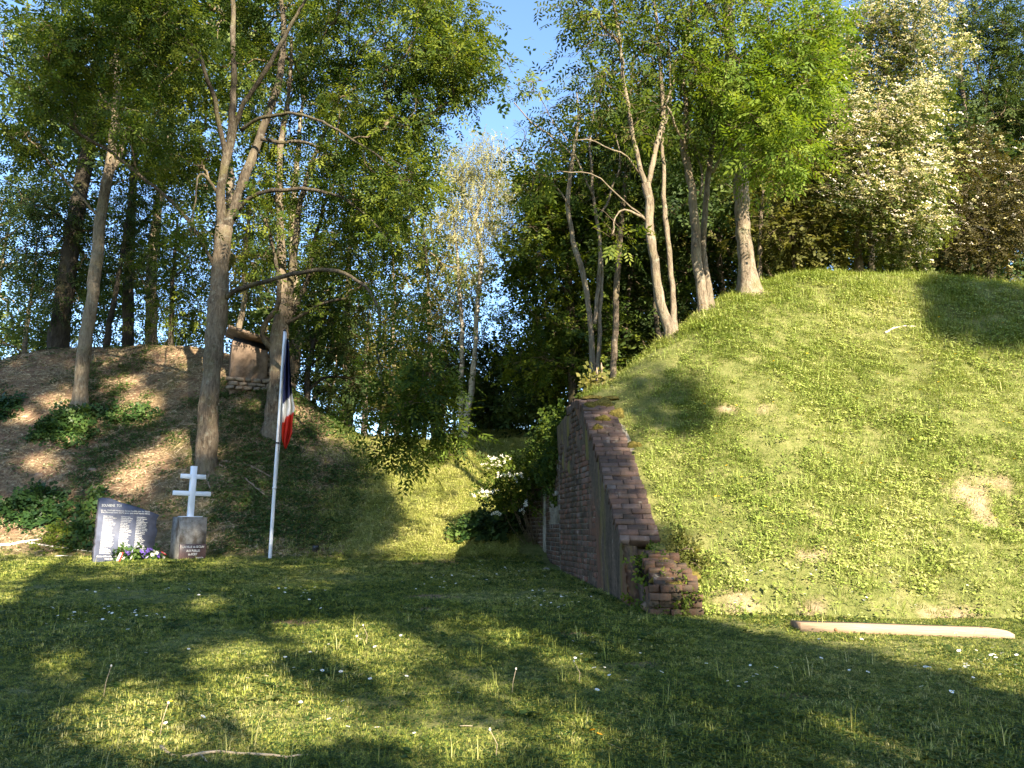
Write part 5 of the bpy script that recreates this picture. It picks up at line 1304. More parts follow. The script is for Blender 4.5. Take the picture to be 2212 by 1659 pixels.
# --- woods behind: trees that share a few crowns ----------------------------
def wood_variant(seed, H, leaf, lmat, bmat, n_per=14, spread=1.0, low=0.25, npt=150):
    r = np.random.default_rng(seed)
    g = Grower(r)
    k = 7
    h = np.linspace(-0.6, H * 0.9, k)
    pts = np.column_stack([np.cumsum(r.normal(0, 0.10, k)), np.cumsum(r.normal(0, 0.10, k)), h]); pts[:, :2] -= pts[0, :2]
    rad = np.interp(h, [-0.6, H * 0.9], [0.016 * H, 0.012])
    p, rr = g.add_main(pts, rad, 0.25)
    tv, tf = trunk_mesh('trunk', p, rr, bmat, r, 0.6, 9)
    A, C = [], []
    for q in range(9):
        z = H * r.uniform(low, 1.0); w = spread * H * 0.16 * (1.15 - abs(z / H - 0.6))
        c = np.array([r.normal(0, w), r.normal(0, w), z]); n = npt // 9
        A.append(c + unit(r.normal(size=(n, 3))) * r.random((n, 1)) ** 0.4 * np.array([1.3, 1.3, 1.05]) * H * 0.1 * spread); C.append(np.repeat(c[None], n, 0))
    A = np.concatenate(A); C = np.concatenate(C)
    g.grow(A)
    V, Fc, _ = join(g.branch_parts(0.008) )
    i, pos, d, up, sz, tt = leaf_cloud(A, C, r, n_per, 0.036 * H, 0.3, size=(0.9, 1.5))
    return (mesh('trunk', tv, tf, M[bmat], True), mesh('branches', V, Fc, M['twig'], True), leaves_mesh('crown', pos, d, up, sz, tt, leaf, M[lmat]))

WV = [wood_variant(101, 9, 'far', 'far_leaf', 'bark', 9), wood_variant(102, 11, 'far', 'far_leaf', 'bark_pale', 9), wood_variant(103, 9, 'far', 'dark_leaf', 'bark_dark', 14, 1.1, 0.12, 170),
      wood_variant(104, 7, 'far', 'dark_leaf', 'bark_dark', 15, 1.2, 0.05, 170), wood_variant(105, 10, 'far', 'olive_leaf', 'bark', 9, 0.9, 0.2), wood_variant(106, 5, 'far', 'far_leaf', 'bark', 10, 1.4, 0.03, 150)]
def where(px, marks):
    for lim, ph in marks:
        if px < lim: return ph
    return marks[-1][1]
def named(rows, marks, head):
    out, seen = [], {}
    for row in sorted(rows, key=lambda q: q[1]):
        ph = where(row[0], marks); k_ = seen.get(ph, 0); seen[ph] = k_ + 1
        out.append((row, head[k_ % len(head)] + ' ' + ph))
    return out
def wood_tree(v, x, y, s, label, group, name='wood_tree', rz=None):
    z = float(land_z(x, y))
    o = empty(name, (x, y, z), rnd.uniform(0, 6.28) if rz is None else rz)
    o.scale = (s, s, s * rnd.uniform(0.92, 1.12))
    tag(o, label, 'tree', group)
    for nm, me in zip(('trunk', 'branches', 'crown'), WV[v]):
        c = obj(nm, me, o)
        if nm != 'trunk': c['kind'] = 'stuff'
    return o
# beyond the left-hand crest, thin against the sky
LEFT_MARKS = [(-20, 'beyond the crest, outermost at the left edge'), (110, 'beyond the crest, left of the thick dark trunk'), (240, 'beyond the crest, between dark trunk and slim pale ash'), (345, 'beyond the crest, behind the grey trunk'), (450, 'beyond the crest, left of the big forked ash'), (540, 'beyond the crest, above the ruined bunker'), (700, 'beyond the crest, behind the flagpole')]
for (px, Y, v, s), lab in named([(20, 27, 0, 0.95), (75, 31, 1, .8), (-60, 29, 1, 1.0), (210, 33, 0, .95), (330, 30, 5, .6), (150, 36, 5, .6), (430, 29, 0, .95), (30, 38, 5, .8),
                                    (560, 30, 0, .85), (620, 34, 0, .9), (-140, 34, 0, 1.2), (320, 28, 1, 1.6), (470, 27, 0, 1.9), (600, 28.5, 1, 1.55), (520, 40, 5, .8), (90, 25.5, 5, .5)], LEFT_MARKS, ['nearest slender tree', 'second nearest slender tree', 'third nearest slender tree', 'fourth nearest slender tree', 'slender tree farthest off']):
    wood_tree(v, (px - CX) / F * Y, Y, s, lab, 'trees beyond the left slope')
# beyond the head of the lane
LANE_MARKS = [(730, 'beyond the lane, just right of the flag'), (800, 'beyond the lane, behind the short brown trunk'), (895, 'beyond the lane, behind the slim sunlit tree'), (965, 'beyond the lane, behind the hanging ash sprays'), (1050, 'beyond the lane, behind the leaning birch'), (1200, 'beyond the lane, right of the leaning birch')]
for (px, Y, v, s), lab in named([(700, 29, 5, .8), (735, 30, 0, 1.5), (760, 31, 0, .75), (820, 28, 1, .7), (880, 31, 5, 1.0), (905, 27, 4, .72), (960, 30, 0, .72), (1000, 33, 5, 1.1), (1100, 30, 0, .62), (1130, 36, 5, 1.0), (1070, 38, 5, .9),
                                    (740, 38, 5, 1.1), (840, 38, 1, .8), (930, 40, 5, 1.3), (1160, 28, 5, .8), (660, 36, 4, .9)], LANE_MARKS, ['nearest leafy tree', 'leafy tree further back', 'leafy tree far back', 'leafy tree farthest back']):
    wood_tree(v, (px - CX) / F * Y, Y, s, lab, 'trees beyond the lane')
# the dark wood behind the mound
MOUND_MARKS = [(1280, 'in the wood behind the top of the brick wall'), (1400, 'in the wood behind the speckled leaning trunk'), (1500, 'in the wood behind the tall forked tree'), (1600, 'in the wood behind the pair of dappled trunks'), (1720, 'in the wood right of the stout mossy ash'), (1880, 'in the wood behind the first blossoming hawthorn'), (2040, 'in the wood right of the blossoming hawthorns'), (2200, 'in the wood behind the low brownish hawthorn'), (2600, 'in the wood past the right edge')]
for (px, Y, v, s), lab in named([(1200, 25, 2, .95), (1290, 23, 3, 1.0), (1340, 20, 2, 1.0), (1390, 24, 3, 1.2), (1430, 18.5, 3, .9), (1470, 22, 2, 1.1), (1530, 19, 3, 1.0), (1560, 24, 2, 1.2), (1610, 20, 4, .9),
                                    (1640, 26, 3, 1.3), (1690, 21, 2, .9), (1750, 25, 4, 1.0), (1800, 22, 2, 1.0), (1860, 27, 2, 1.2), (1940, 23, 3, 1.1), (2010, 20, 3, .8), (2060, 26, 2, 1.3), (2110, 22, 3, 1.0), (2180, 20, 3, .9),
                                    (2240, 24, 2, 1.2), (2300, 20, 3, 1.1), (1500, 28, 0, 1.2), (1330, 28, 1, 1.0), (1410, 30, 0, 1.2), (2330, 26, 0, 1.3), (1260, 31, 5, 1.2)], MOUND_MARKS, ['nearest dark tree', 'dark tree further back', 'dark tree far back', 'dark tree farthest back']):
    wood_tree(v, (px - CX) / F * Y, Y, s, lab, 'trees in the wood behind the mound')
# ------------------------------------------------------------------ the trees behind the photographer that throw the shade
LIT = [
 [(1352, 1300), (1480, 1345), (1740, 1404), (1990, 1455), (2212, 1528), (2400, 1590), (2400, 560), (1500, 560), (1300, 840), (1380, 1150)],
 [(915, 1352), (976, 1352), (1115, 1390), (1254, 1400), (1333, 1434), (1289, 1454), (1150, 1428), (1028, 1397)],
 [(760, 1373), (836, 1378), (941, 1430), (1071, 1484), (1045, 1498), (923, 1463), (810, 1416)],
 [(568, 1350), (648, 1346), (753, 1387), (845, 1456), (880, 1512), (819, 1533), (766, 1498), (693, 1442), (606, 1407)],
 [(411, 1407), (505, 1387), (570, 1404), (604, 1456), (665, 1491), (735, 1543), (775, 1599), (700, 1660), (505, 1660), (498, 1582), (463, 1512), (387, 1468)],
 [(218, 1500), (387, 1491), (449, 1550), (467, 1660), (296, 1686), (139, 1637), (87, 1573)],
 [(-52, 1442), (105, 1421), (213, 1439), (174, 1481), (-52, 1529)],
 [(777, 1552), (909, 1535), (1031, 1578), (1118, 1637), (1237, 1686), (819, 1686)],
 [(1108, 1535), (1219, 1552), (1333, 1616), (1254, 1613), (1129, 1576)],
 [(1559, 1568), (1742, 1568), (2003, 1608), (2108, 1686), (1742, 1686), (1646, 1616)],
 [(1193, 1289), (1280, 1303), (1254, 1313), (1185, 1299)],
 [(-35, 1286), (35, 1292), (52, 1312), (-35, 1320)],
 [(-35, 1233), (105, 1233), (96, 1261), (-35, 1268)],
 [(392, 1324), (496, 1320), (488, 1338), (401, 1341)],
 [(235, 1238), (305, 1242), (296, 1254), (244, 1254)],
 [(866, 1010), (1060, 985), (1060, 1110), (990, 1205), (850, 1222), (872, 1120), (832, 1010), (760, 955), (700, 900), (640, 850), (700, 850), (800, 920), (1200, 900), (1200, 960), (1000, 970)],
 [(530, 735), (575, 740), (560, 790), (530, 780)]]
LIT += [[(960, 1490), (1110, 1525), (1210, 1590), (1120, 1590), (960, 1530)], [(1300, 1465), (1440, 1500), (1520, 1570), (1420, 1560), (1280, 1500)], [(690, 1365), (740, 1362), (860, 1420), (840, 1440), (760, 1410)], [(1180, 1600), (1300, 1600), (1420, 1680), (1200, 1680)]]
LIT[1] = [(1085 + (x - 1085) * 1.15, 1405 + (y - 1405) * 1.35) for x, y in LIT[1]]; LIT[2] = [(915 + (x - 915) * 1.1, 1435 + (y - 1435) * 1.25) for x, y in LIT[2]]
LIT_SPOTS = [(285, 1045, 34, 26), (40, 1165, 70, 22), (300, 875, 40, 14), (300, 905, 50, 14), (270, 835, 30, 12), (120, 875, 40, 14), (640, 880, 18, 50), (90, 1010, 40, 16), (330, 1000, 30, 14), (430, 1000, 16, 10), (240, 1120, 30, 14), (560, 880, 16, 12), (180, 1220, 160, 8),
             (450, 1310, 60, 8), (660, 1280, 50, 6), (300, 1340, 60, 8), (160, 960, 40, 12), (540, 1080, 16, 10), (380, 960, 30, 10), (60, 910, 30, 10), (500, 1180, 20, 8), (700, 1080, 14, 8), (230, 790, 26, 8), (170, 925, 30, 16)]
def in_poly(px, py, poly):
    poly = np.array(poly, float); n = len(poly); ins = np.zeros(len(px), bool); j = n - 1
    for i in range(n):
        xi, yi = poly[i]; xj, yj = poly[j]
        c = ((yi > py) != (yj > py)) & (px < (xj - xi) * (py - yi) / (yj - yi + 1e-9) + xi)
        ins ^= c; j = i
    return ins
def lands_in_light(p):
    """does the shadow of a leaf at p fall on one of the sunlit places?"""
    t = np.arange(3.0, 62, 0.35)
    hitp = np.full((len(p), 3), np.nan)
    done = np.zeros(len(p), bool)
    for tt in t:
        q = p - SUN * tt
        m = (~done) & (q[:, 2] < land_z(q[:, 0], q[:, 1]))
        hitp[m] = q[m]; done |= m
    px, py = pix(np.nan_to_num(hitp)); vis = done & (hitp[:, 1] > 2.5)
    lit = np.zeros(len(p), bool)
    for ox, oy in ((0, 0), (6, 0), (-6, 0), (0, 3), (0, -3)):
        for poly in LIT: lit |= in_poly(px + ox, py + oy, poly)
    for cx, cy, rx, ry in LIT_SPOTS: lit |= ((px - cx) / (rx + 6)) ** 2 + ((py - cy) / (ry + 4)) ** 2 < 1
    sh = ((px - 1435) / 118) ** 2 + ((py - 885 - 0.25 * (px - 1435)) / 82) ** 2 < 1       # the one round shadow on the mound
    sh |= (py > 1170) & (px < 1500) & (px > 1380) & (py < 1250)
    sh |= (px > 1960) & (py < 770)
    sh |= ((px - 1330) / 40) ** 2 + ((py - 1090) / 60) ** 2 < 1
    return vis & lit & ~sh

SHADE_T = TPL['far']
def shade_tree(x, y, H, clumps, label, seed, n_leaf, trunk_r=0.25):
    r = np.random.default_rng(seed)
    z = float(lawn_z(x, y))
    o = np.array([x, y, z])
    root = empty('broad_tree', o); tag(root, label, 'tree')
    g = Grower(r)
    hh = np.linspace(-0.5, H * 0.85, 8)
    pts = np.column_stack([x + np.cumsum(r.normal(0, .12, 8)), y + np.cumsum(r.normal(0, .12, 8)), z + hh])
    p, rr = g.add_main(pts, np.interp(hh, [-.5, H * .85], [trunk_r, 0.03]), 0.4)
    V, Fc = trunk_mesh('trunk', p, rr, 'bark', r)
    obj('trunk', mesh('trunk', V - o, Fc, M['bark'], True), root)
    A, C, W = [], [], []
    for cx, cy, cz, rx, ry, rz, n in clumps:
        c = np.array([cx, cy, cz]); A.append(c + unit(r.normal(size=(n, 3))) * r.random((n, 1)) ** .4 * np.array([rx, ry, rz])); C.append(np.repeat(c[None], n, 0))
    A = np.concatenate(A); C = np.concatenate(C)
    bad = lands_in_light(A)
    A, C = A[~bad], C[~bad]
    g.grow(A)
    V, Fc, _ = join(g.branch_parts(0.008))
    obj('branches', mesh('branches', V - o, Fc, M['twig'], True), root)
    i, pos, d, up, sz, tt = leaf_cloud(A, C, r, n_leaf, 0.42, .3, size=(1.3, 2.0))
    bad = lands_in_light(pos) | lands_in_light(pos + d * sz[:, None] * 0.32)  # crown shaped for its shadow: leaves that would shade LIT places are dropped
    pos, d, up, sz, tt = pos[~bad], d[~bad], up[~bad], sz[~bad], tt[~bad]
    tag(obj('crown', leaves_mesh('crown', pos - o, d, up, sz, tt, 'far', M['ash_leaf']), root), kind='stuff')
def cl(x0, x1, z0, z1, y, n, r, rx=1.9, rz=1.7, per=14):
    return [(r.uniform(x0, x1), y + r.uniform(-1.6, 1.6), r.uniform(z0, z1), rx, 1.5, rz, per) for _ in range(n)]
_r = random.Random(4)
def low_boughs(path, yy, step=0.22, n=9):  # boughs added along sun rays to shape the shade on the lawn
    """small low boughs whose shade makes the dark streaks across the near lawn"""
    q = resample(np.array([hit(*p) for p in path]), step); out = []
    for g_ in q:
        c = g_ + SUN * ((g_[1] - yy) / -SUN[1]); out.append((c[0], c[1], c[2], .22, .3, .22, n))
    return out
shade_tree(-4.5, -8.0, 22, cl(-7.5, -1, 8, 23, -8.0, 24, _r), 'broad ash on the lawn behind the viewpoint, the one furthest from the brick wall', 201, 20)
shade_tree(0.0, -7.0, 27, cl(-2, 3.2, 7, 28, -7.2, 34, _r) + cl(-1, 3.4, 5.5, 9.5, -7.0, 8, _r, 1.4, 1.2, 20) + low_boughs([(420, 1470), (460, 1510), (480, 1570), (490, 1650)], -6.8, .3, 6), 'tall broad ash straight behind the viewpoint', 202, 20)
shade_tree(4.3, -8.5, 28, cl(2.6, 7, 7, 23, -8.3, 30, _r) + cl(2.6, 7, 5.5, 10, -7.6, 10, _r, 1.4, 1.2, 20) + low_boughs([(572, 1380), (610, 1425), (665, 1480), (725, 1545), (780, 1600), (830, 1655)], -7.8) + cl(2.2, 4.8, 22, 28, -8.3, 9, _r), 'tall broad ash behind the viewpoint, second from the mound side', 203, 18)
shade_tree(8.0, -7.5, 28, cl(6, 9.7, 6.5, 23, -7.3, 30, _r, 1.5) + cl(6, 9.6, 6, 12, -7.2, 12, _r, 1.2, 1.2, 20) + low_boughs([(1420, 1370), (1600, 1425), (1800, 1475), (2050, 1545)], -7.4, .35, 6), 'tall broad ash behind the viewpoint, nearest the mound side', 204, 18)
shade_tree(8.7, -8.6, 16, [(11.4, -7.0, 14.2, 1.3, 1.0, 1.2, 34), (10.4, -7.4, 12.0, 1.0, 1.0, 1.2, 20), (10.2, -7.2, 16.0, 1.0, 1, 1.2, 14)], 'slim ash with a round crown behind the viewpoint, right of the tall ashes', 205, 24, 0.14)
shade_tree(24.0, -8.0, 22, [tuple(hit(px, py) + SUN * ((hit(px, py)[1] + 8) / -SUN[1])) + (rx, 1.0, rz, nn) for px, py, rx, rz, nn in [(2060, 640, .9, .5, 16), (2125, 652, 1.0, .5, 18), (2190, 690, 1.0, .6, 18), (2120, 725, .8, .5, 12), (2000, 622, .7, .3, 8), (2200, 1150, .5, .3, 8)]], 'lone tall ash far to the right behind the viewpoint', 206, 20)
# ------------------------------------------------------------------ shrubs and climbers
def shrub(name, label, blobs, leaf, lmat, seed, cat='bush', size=(0.8, 1.3), bloom=0, bloom_blobs=None, bmat='wblossom', stems=10, tint=(.1, .8), group=None, droop=.2):
    """blobs: (px, py, rx, ry, Y or None, depth radius, sprays)"""
    r = np.random.default_rng(seed)
    pos, cen = [], []
    def at_blob(px, py, Y):
        if Y is None:
            h = hit(px, py); return h
        return P(px, py, Y)
    for px, py, rx, ry, Y, rd, n in blobs:
        c = at_blob(px, py, Y); k = c[1] / F
        q = unit(r.normal(size=(n, 3))) * r.random((n, 1)) ** .4
        p = c + q * np.array([rx * k, rd, ry * k])
        if Y is None: p[:, 2] = np.maximum(land_z(p[:, 0], p[:, 1]) + 0.02 + np.abs(q[:, 2]) * ry * k * 0.7 * np.sqrt(np.clip(1 - q[:, 0] ** 2, 0.05, 1)), 0)
        pos.append(p); cen.append(np.repeat(c[None], n, 0))
    pos = np.concatenate(pos); cen = np.concatenate(cen)
    b = at_blob(*[blobs[0][i] for i in (0, 1, 4)]); g = np.array([b[0], b[1], float(land_z(b[0], b[1]))])
    root = empty(name, g); tag(root, label, cat, group)
    n = len(pos)
    d = unit(r.normal(0, .8, (n, 3)) + unit(pos - cen + 1e-4) * .8 + [0, -.3, .1 - droop])
    up = unit(r.normal(0, .5, (n, 3)) + [0, -.5, .9])
    tag(obj('foliage', leaves_mesh('foliage', pos - g, d, up, r.uniform(size[0], size[1], n), r.uniform(tint[0], tint[1], n), leaf, M[lmat]), root), kind='stuff')
    st = []
    for j in r.choice(n, min(stems, n), False):
        a = g + np.array([r.normal(0, .08), r.normal(0, .05), -.05]); e = pos[j]; m = (a + e) / 2 + r.normal(0, .06, 3)
        V, Fc = tube(resample(np.array([a, m, e]), .2), np.full(len(resample(np.array([a, m, e]), .2)), .007), 5); st.append((V, Fc, None))
    if st:
        V, Fc, _ = join(st); obj('stems', mesh('stems', V - g, Fc, M['twig'], True), root)
    if bloom:
        q = []
        for px, py, rx, ry, Y, m in bloom_blobs:
            c = P(px, py, Y); k = Y / F
            q.append(c + r.normal(0, .55, (m, 3)) * np.array([rx * k, .12, ry * k]))
        q = np.concatenate(q); m = len(q)
        upb = unit(np.array([.25, -.7, .6]) + r.normal(0, .35, (m, 3)))
        tag(obj('blossom', leaves_mesh('blossom', q - g, unit(np.cross(upb, r.normal(size=(m, 3)))), upb, r.uniform(.4, .75, m), r.uniform(0, 1, m), 'bloom', M[bmat]), root), kind='stuff')
    return root
shrub('hawthorn_bush', 'hawthorn bush with white blossom hanging over the red brick corner', [(1150, 1060, 30, 24, 14.8, .3, 80), (1120, 1020, 46, 34, 14.5, .4, 190), (1165, 1010, 34, 40, 14.4, .4, 150), (1085, 1075, 36, 20, 14.6, .3, 80), (1110, 1055, 36, 24, 14.4, .3, 100), (1075, 1012, 34, 26, 14.3, .3, 80), (1060, 1062, 30, 12, 14.3, .2, 36), (1135, 1085, 20, 16, 14.5, .2, 30), (1185, 985, 22, 30, 14.2, .3, 70)],
      'small', 'ash_leaf', 61, size=(.9, 1.5), bloom=1, bloom_blobs=[(1062, 988, 14, 5, 14.0, 8), (1085, 994, 18, 9, 14.0, 14), (1060, 1006, 16, 5, 14.0, 8), (1090, 1026, 20, 5, 13.95, 12), (1118, 1030, 16, 7, 13.95, 9), (1062, 1061, 30, 5, 14.0, 13), (1036, 1070, 16, 3, 14.0, 6), (1074, 1109, 14, 3, 14.1, 8), (1137, 1086, 5, 10, 14.0, 6), (1130, 1102, 5, 7, 14.0, 4)], tint=(.1, .9), stems=16)
shrub('ivy', 'dark ivy hanging over the back of the tall wall and the niche', [(1208, 960, 14, 50, 12.5, .25, 150), (1195, 1000, 16, 50, 13.2, .3, 150), (1215, 905, 14, 24, 12.3, .3, 80), (1180, 1010, 16, 40, 13.8, .3, 110), (1195, 1050, 12, 24, 13.3, .12, 50), (1175, 950, 20, 20, 14.0, .3, 70), (1188, 920, 20, 16, 13.6, .4, 60)], 'small', 'ash_leaf', 62, 'ivy', tint=(0.0, .7), size=(1.0, 1.6))
shrub('bramble', 'dark bramble tangle in the shade left of the red brick corner', [(1085, 1125, 26, 26, 15.4, .3, 100), (1062, 1150, 26, 20, 14.9, .25, 80), (1095, 1165, 16, 20, 15.3, .2, 50), (1050, 1120, 20, 14, 15.5, .2, 40), (1108, 1105, 24, 30, 15.2, .25, 90)], 'ivy', 'dark_leaf', 63, tint=(.0, .7))
shrub('nettle_patch', 'small leafy nettle clump lit at the right edge of the lane', [(1000, 1150, 24, 18, 14.9, .15, 60), (985, 1165, 16, 12, 14.8, .1, 30), (1022, 1140, 16, 16, 15.0, .15, 34)], 'ivy', 'ivy_leaf', 64, tint=(.4, 1))
shrub('ivy_bush', 'rounded green ivy bush on the bare slope below the slim pale ash', [(140, 925, 60, 40, None, .5, 260), (175, 905, 34, 26, None, .4, 110), (110, 935, 40, 26, None, .4, 110), (165, 950, 44, 20, None, .4, 90)], 'ivy', 'ivy_leaf', 65, tint=(.15, 1))
shrub('ivy_bush', 'dark ivy clump at the left edge beside the rounded ivy bush', [(10, 890, 34, 22, None, .4, 110), (-20, 895, 30, 22, None, .4, 60)], 'ivy', 'ivy_leaf', 66, tint=(0, .5))
shrub('ivy_patch', 'low ivy trailing across the slope right of the rounded ivy bush', [(260, 900, 40, 9, None, .3, 70), (300, 905, 30, 9, None, .3, 60), (225, 895, 24, 8, None, .3, 36)], 'ivy', 'ivy_leaf', 67, 'ivy')
shrub('ivy_patch', 'broad dark ivy patch left of the memorial stone', [(80, 1085, 50, 26, None, .3, 150), (30, 1105, 34, 26, None, .3, 110), (110, 1120, 40, 22, None, .3, 100), (60, 1130, 40, 18, None, .3, 80)], 'ivy', 'ivy_leaf', 68, 'ivy', tint=(.05, .7))
shrub('leafy_shrub', 'bright leafy shrub just left of the memorial stone', [(176, 1150, 18, 24, None, .2, 70), (190, 1110, 22, 20, None, .2, 60), (165, 1180, 16, 12, None, .15, 30), (205, 1080, 14, 12, None, .15, 26)], 'ivy', 'ivy_leaf', 69, tint=(.3, 1))
shrub('leafy_shrub', 'yellow green low shrub at the foot of the slope left of the memorial stone', [(130, 1165, 34, 22, None, .25, 90), (110, 1185, 30, 12, None, .2, 50)], 'small', 'ash_leaf', 70, tint=(.5, 1))
shrub('young_ash', 'bright sprig of young ash leaves at the head of the lane by the birch', [(975, 945, 34, 16, 19.0, .3, 26), (955, 960, 24, 16, 19.0, .3, 18)], 'ash', 'ash_leaf_bright', 71, size=(1.3, 1.9), tint=(.4, 1), cat='sapling')
shrub('weeds', 'tall seedy weeds growing beside the top of the brick wall', [(1285, 825, 14, 24, 11.6, .2, 26), (1305, 838, 12, 14, 11.5, .2, 16), (1270, 845, 10, 12, 11.4, .15, 12)], 'ivy', 'olive_leaf', 72, cat='weeds', tint=(.3, 1))
shrub('weed_clump', 'low weeds growing over the crumbled brick end of the wall', [(1445, 1240, 16, 8, 8.2, .08, 26), (1465, 1262, 14, 7, 8.1, .08, 22), (1422, 1222, 10, 6, 8.35, .06, 14), (1400, 1190, 10, 5, 8.5, .05, 12), (1484, 1285, 16, 12, 7.95, .08, 34)], 'small', 'ash_leaf', 75, cat='weeds', size=(.5, .9), tint=(.3, 1), stems=4)
shrub('dock_plant', 'dark leafy dock plant at the foot of the broken wall end', [(1420, 1303, 24, 10, None, .08, 34), (1445, 1314, 22, 8, None, .06, 26), (1400, 1318, 16, 6, None, .05, 16), (1478, 1312, 22, 10, None, .08, 30), (1375, 1312, 16, 6, None, .05, 14)], 'small', 'ash_leaf', 73, cat='plant', size=(.7, 1.2), tint=(.3, 1))
shrub('weed_clump', 'dark weeds in the hollow beside the broken lower coping', [(1480, 1205, 24, 16, None, .12, 60), (1505, 1232, 20, 12, None, .1, 40), (1455, 1195, 14, 8, None, .1, 20)], 'small', 'olive_leaf', 74, cat='plant', size=(.6, 1.0), tint=(0, .7))
for q, (px, py) in enumerate([(1290, 806), (1300, 812)]):
    h = P(px, 840, 11.6); h[2] = float(land_z(h[0], h[1])); L = P(px, 800 - 10 * q, 11.6)[2] - h[2] + .05
    o = empty('dry_stalk', h); tag(o, ['taller dry brown seed stalk above the weeds at the top of the wall', 'shorter dry brown seed stalk above the weeds at the top of the wall'][q], 'weed')
    V, Fc = tube(np.array([[0, 0, -.1], [.01, 0, L * .5], [0.0, 0, L]]), np.array([.007, .006, .003]), 5); obj('stem', mesh('stem', V, Fc, M['stick'], True), o)
    V, Fc = tube(np.array([[0.005, 0, L * .72], [.003, 0, L * .85], [0.0, 0, L]]), np.array([.012, .016, .004]), 6); obj('seed_head', mesh('seed_head', V, Fc, M['root'], True), o)

# ------------------------------------------------------------------ grass and ground plants
def blade(V, Fc, T, base, az, lean, h, w, t, r):
    d = np.array([math.cos(az), math.sin(az), 0]); s = np.array([-math.sin(az), math.cos(az), 0]) * w / 2
    b = np.array(base); m = b + d * lean * h * .35 + np.array([0, 0, h * .6]); e = b + d * lean * h + np.array([0, 0, h * (1 - .35 * min(1, lean))])
    i = len(V); V += [b - s, b + s, m + s * .8, m - s * .8, e]
    Fc += [[i, i + 1, i + 2, i + 3], [i + 3, i + 2, i + 4]]; T += [t, min(1, t + .1)]
def tuft(name, n, rad, h0, h1, w, lean, mat, seed, dry=0.1):
    r = random.Random(seed); V, Fc, T = [], [], []
    for _ in range(n):
        a = r.uniform(0, 6.28); rr = rad * math.sqrt(r.random())
        blade(V, Fc, T, (rr * math.cos(a), rr * math.sin(a), -.012), a + r.uniform(-1.2, 1.2), r.uniform(.1, lean), r.uniform(h0, h1), w * r.uniform(.7, 1.3), 1.0 if r.random() < dry else r.uniform(0, .6), r)
    return bpy.data.objects.new(name, mesh(name, np.array(V), Fc, mat, False, T))
def rosette(name, n, rad, h, ll, lw, mat, seed, lift=.3):
    """a weed: broad leaves on short stalks"""
    r = random.Random(seed); V, Fc, T = [], [], []
    for _ in range(n):
        a = r.uniform(0, 6.28); rr = rad * math.sqrt(r.random()); z = h * r.uniform(.15, 1)
        b = np.array([rr * math.cos(a), rr * math.sin(a), z]); a2 = a + r.uniform(-.9, .9)
        d = np.array([math.cos(a2), math.sin(a2), r.uniform(-.5, lift + .2)]); d /= np.linalg.norm(d); s = np.array([-math.sin(a2), math.cos(a2), r.uniform(-.4, .4)]); s /= np.linalg.norm(s)
        l = ll * r.uniform(.6, 1.2); w = lw * r.uniform(.7, 1.2); i = len(V)
        up = np.array([0, 0, l * .08])
        V += [b, b + d * l * .5 - s * w / 2 + up, b + d * l, b + d * l * .5 + s * w / 2 + up]
        Fc += [[i, i + 1, i + 2, i + 3]]; T.append(r.random())
    return bpy.data.objects.new(name, mesh(name, np.array(V), Fc, mat, False, T))
M['lawn_blade'] = inst_mat('lawn_blade', [(0.05, (0.115, 0.15, 0.022)), (0.4, (0.21, 0.245, 0.04)), (0.7, (0.32, 0.32, 0.075)), (1.0, (0.50, 0.44, 0.20))], .2)
M['mound_blade'] = inst_mat('mound_blade', [(0.05, (0.11, 0.16, 0.025)), (0.4, (0.195, 0.25, 0.046)), (0.7, (0.28, 0.315, 0.075)), (1.0, (0.44, 0.41, 0.20))], .2)
M['weed_leaf'] = inst_mat('weed_leaf', [(0.05, (0.11, 0.165, 0.024)), (0.4, (0.205, 0.265, 0.045)), (0.7, (0.30, 0.345, 0.08)), (1.0, (0.46, 0.44, 0.17))], .2)
M['lane_blade_sunlit'] = inst_mat('lane_blade_sunlit', [(0.05, (0.15, 0.18, 0.03)), (0.4, (0.28, 0.30, 0.065)), (0.7, (0.40, 0.39, 0.12)), (1.0, (0.58, 0.50, 0.27))], .2)  # mound grass colours brightened to paint sun on the lane, plus more straw
M['lane_leaf_sunlit'] = inst_mat('lane_leaf_sunlit', [(0.05, (0.14, 0.18, 0.028)), (0.4, (0.27, 0.31, 0.055)), (0.7, (0.38, 0.40, 0.10)), (1.0, (0.55, 0.50, 0.22))], .2)  # weed colours lifted likewise, sunlight put into the leaf colour
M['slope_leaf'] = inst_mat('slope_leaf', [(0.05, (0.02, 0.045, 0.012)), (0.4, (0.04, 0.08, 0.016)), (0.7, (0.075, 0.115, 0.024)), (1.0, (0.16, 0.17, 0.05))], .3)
k = NT('straw'); M['straw'] = k.finish(k.ramp(k.n('ShaderNodeObjectInfo').outputs['Random'], [(0, (.10, .07, .04)), (.5, (.22, .16, .09)), (1, (.38, .30, .18))]), .9, spec=.1)
def litter(name, seed):
    r = random.Random(seed); V, Fc, T = [], [], []
    for _ in range(7):
        a = r.uniform(0, 6.28); c = np.array([r.uniform(-.1, .1), r.uniform(-.1, .1), r.uniform(0.004, .02)]); d = np.array([math.cos(a), math.sin(a), r.uniform(-.1, .2)]) * r.uniform(.03, .09); s = np.array([-math.sin(a), math.cos(a), r.uniform(-.5, .5)]) * r.uniform(.003, .012)
        i = len(V); V += [c - d - s * .3, c - s, c + d, c + s]; Fc += [[i, i + 1, i + 2, i + 3]]; T.append(r.random())
    return bpy.data.objects.new(name, mesh(name, np.array(V), Fc, M['straw'], False, T))

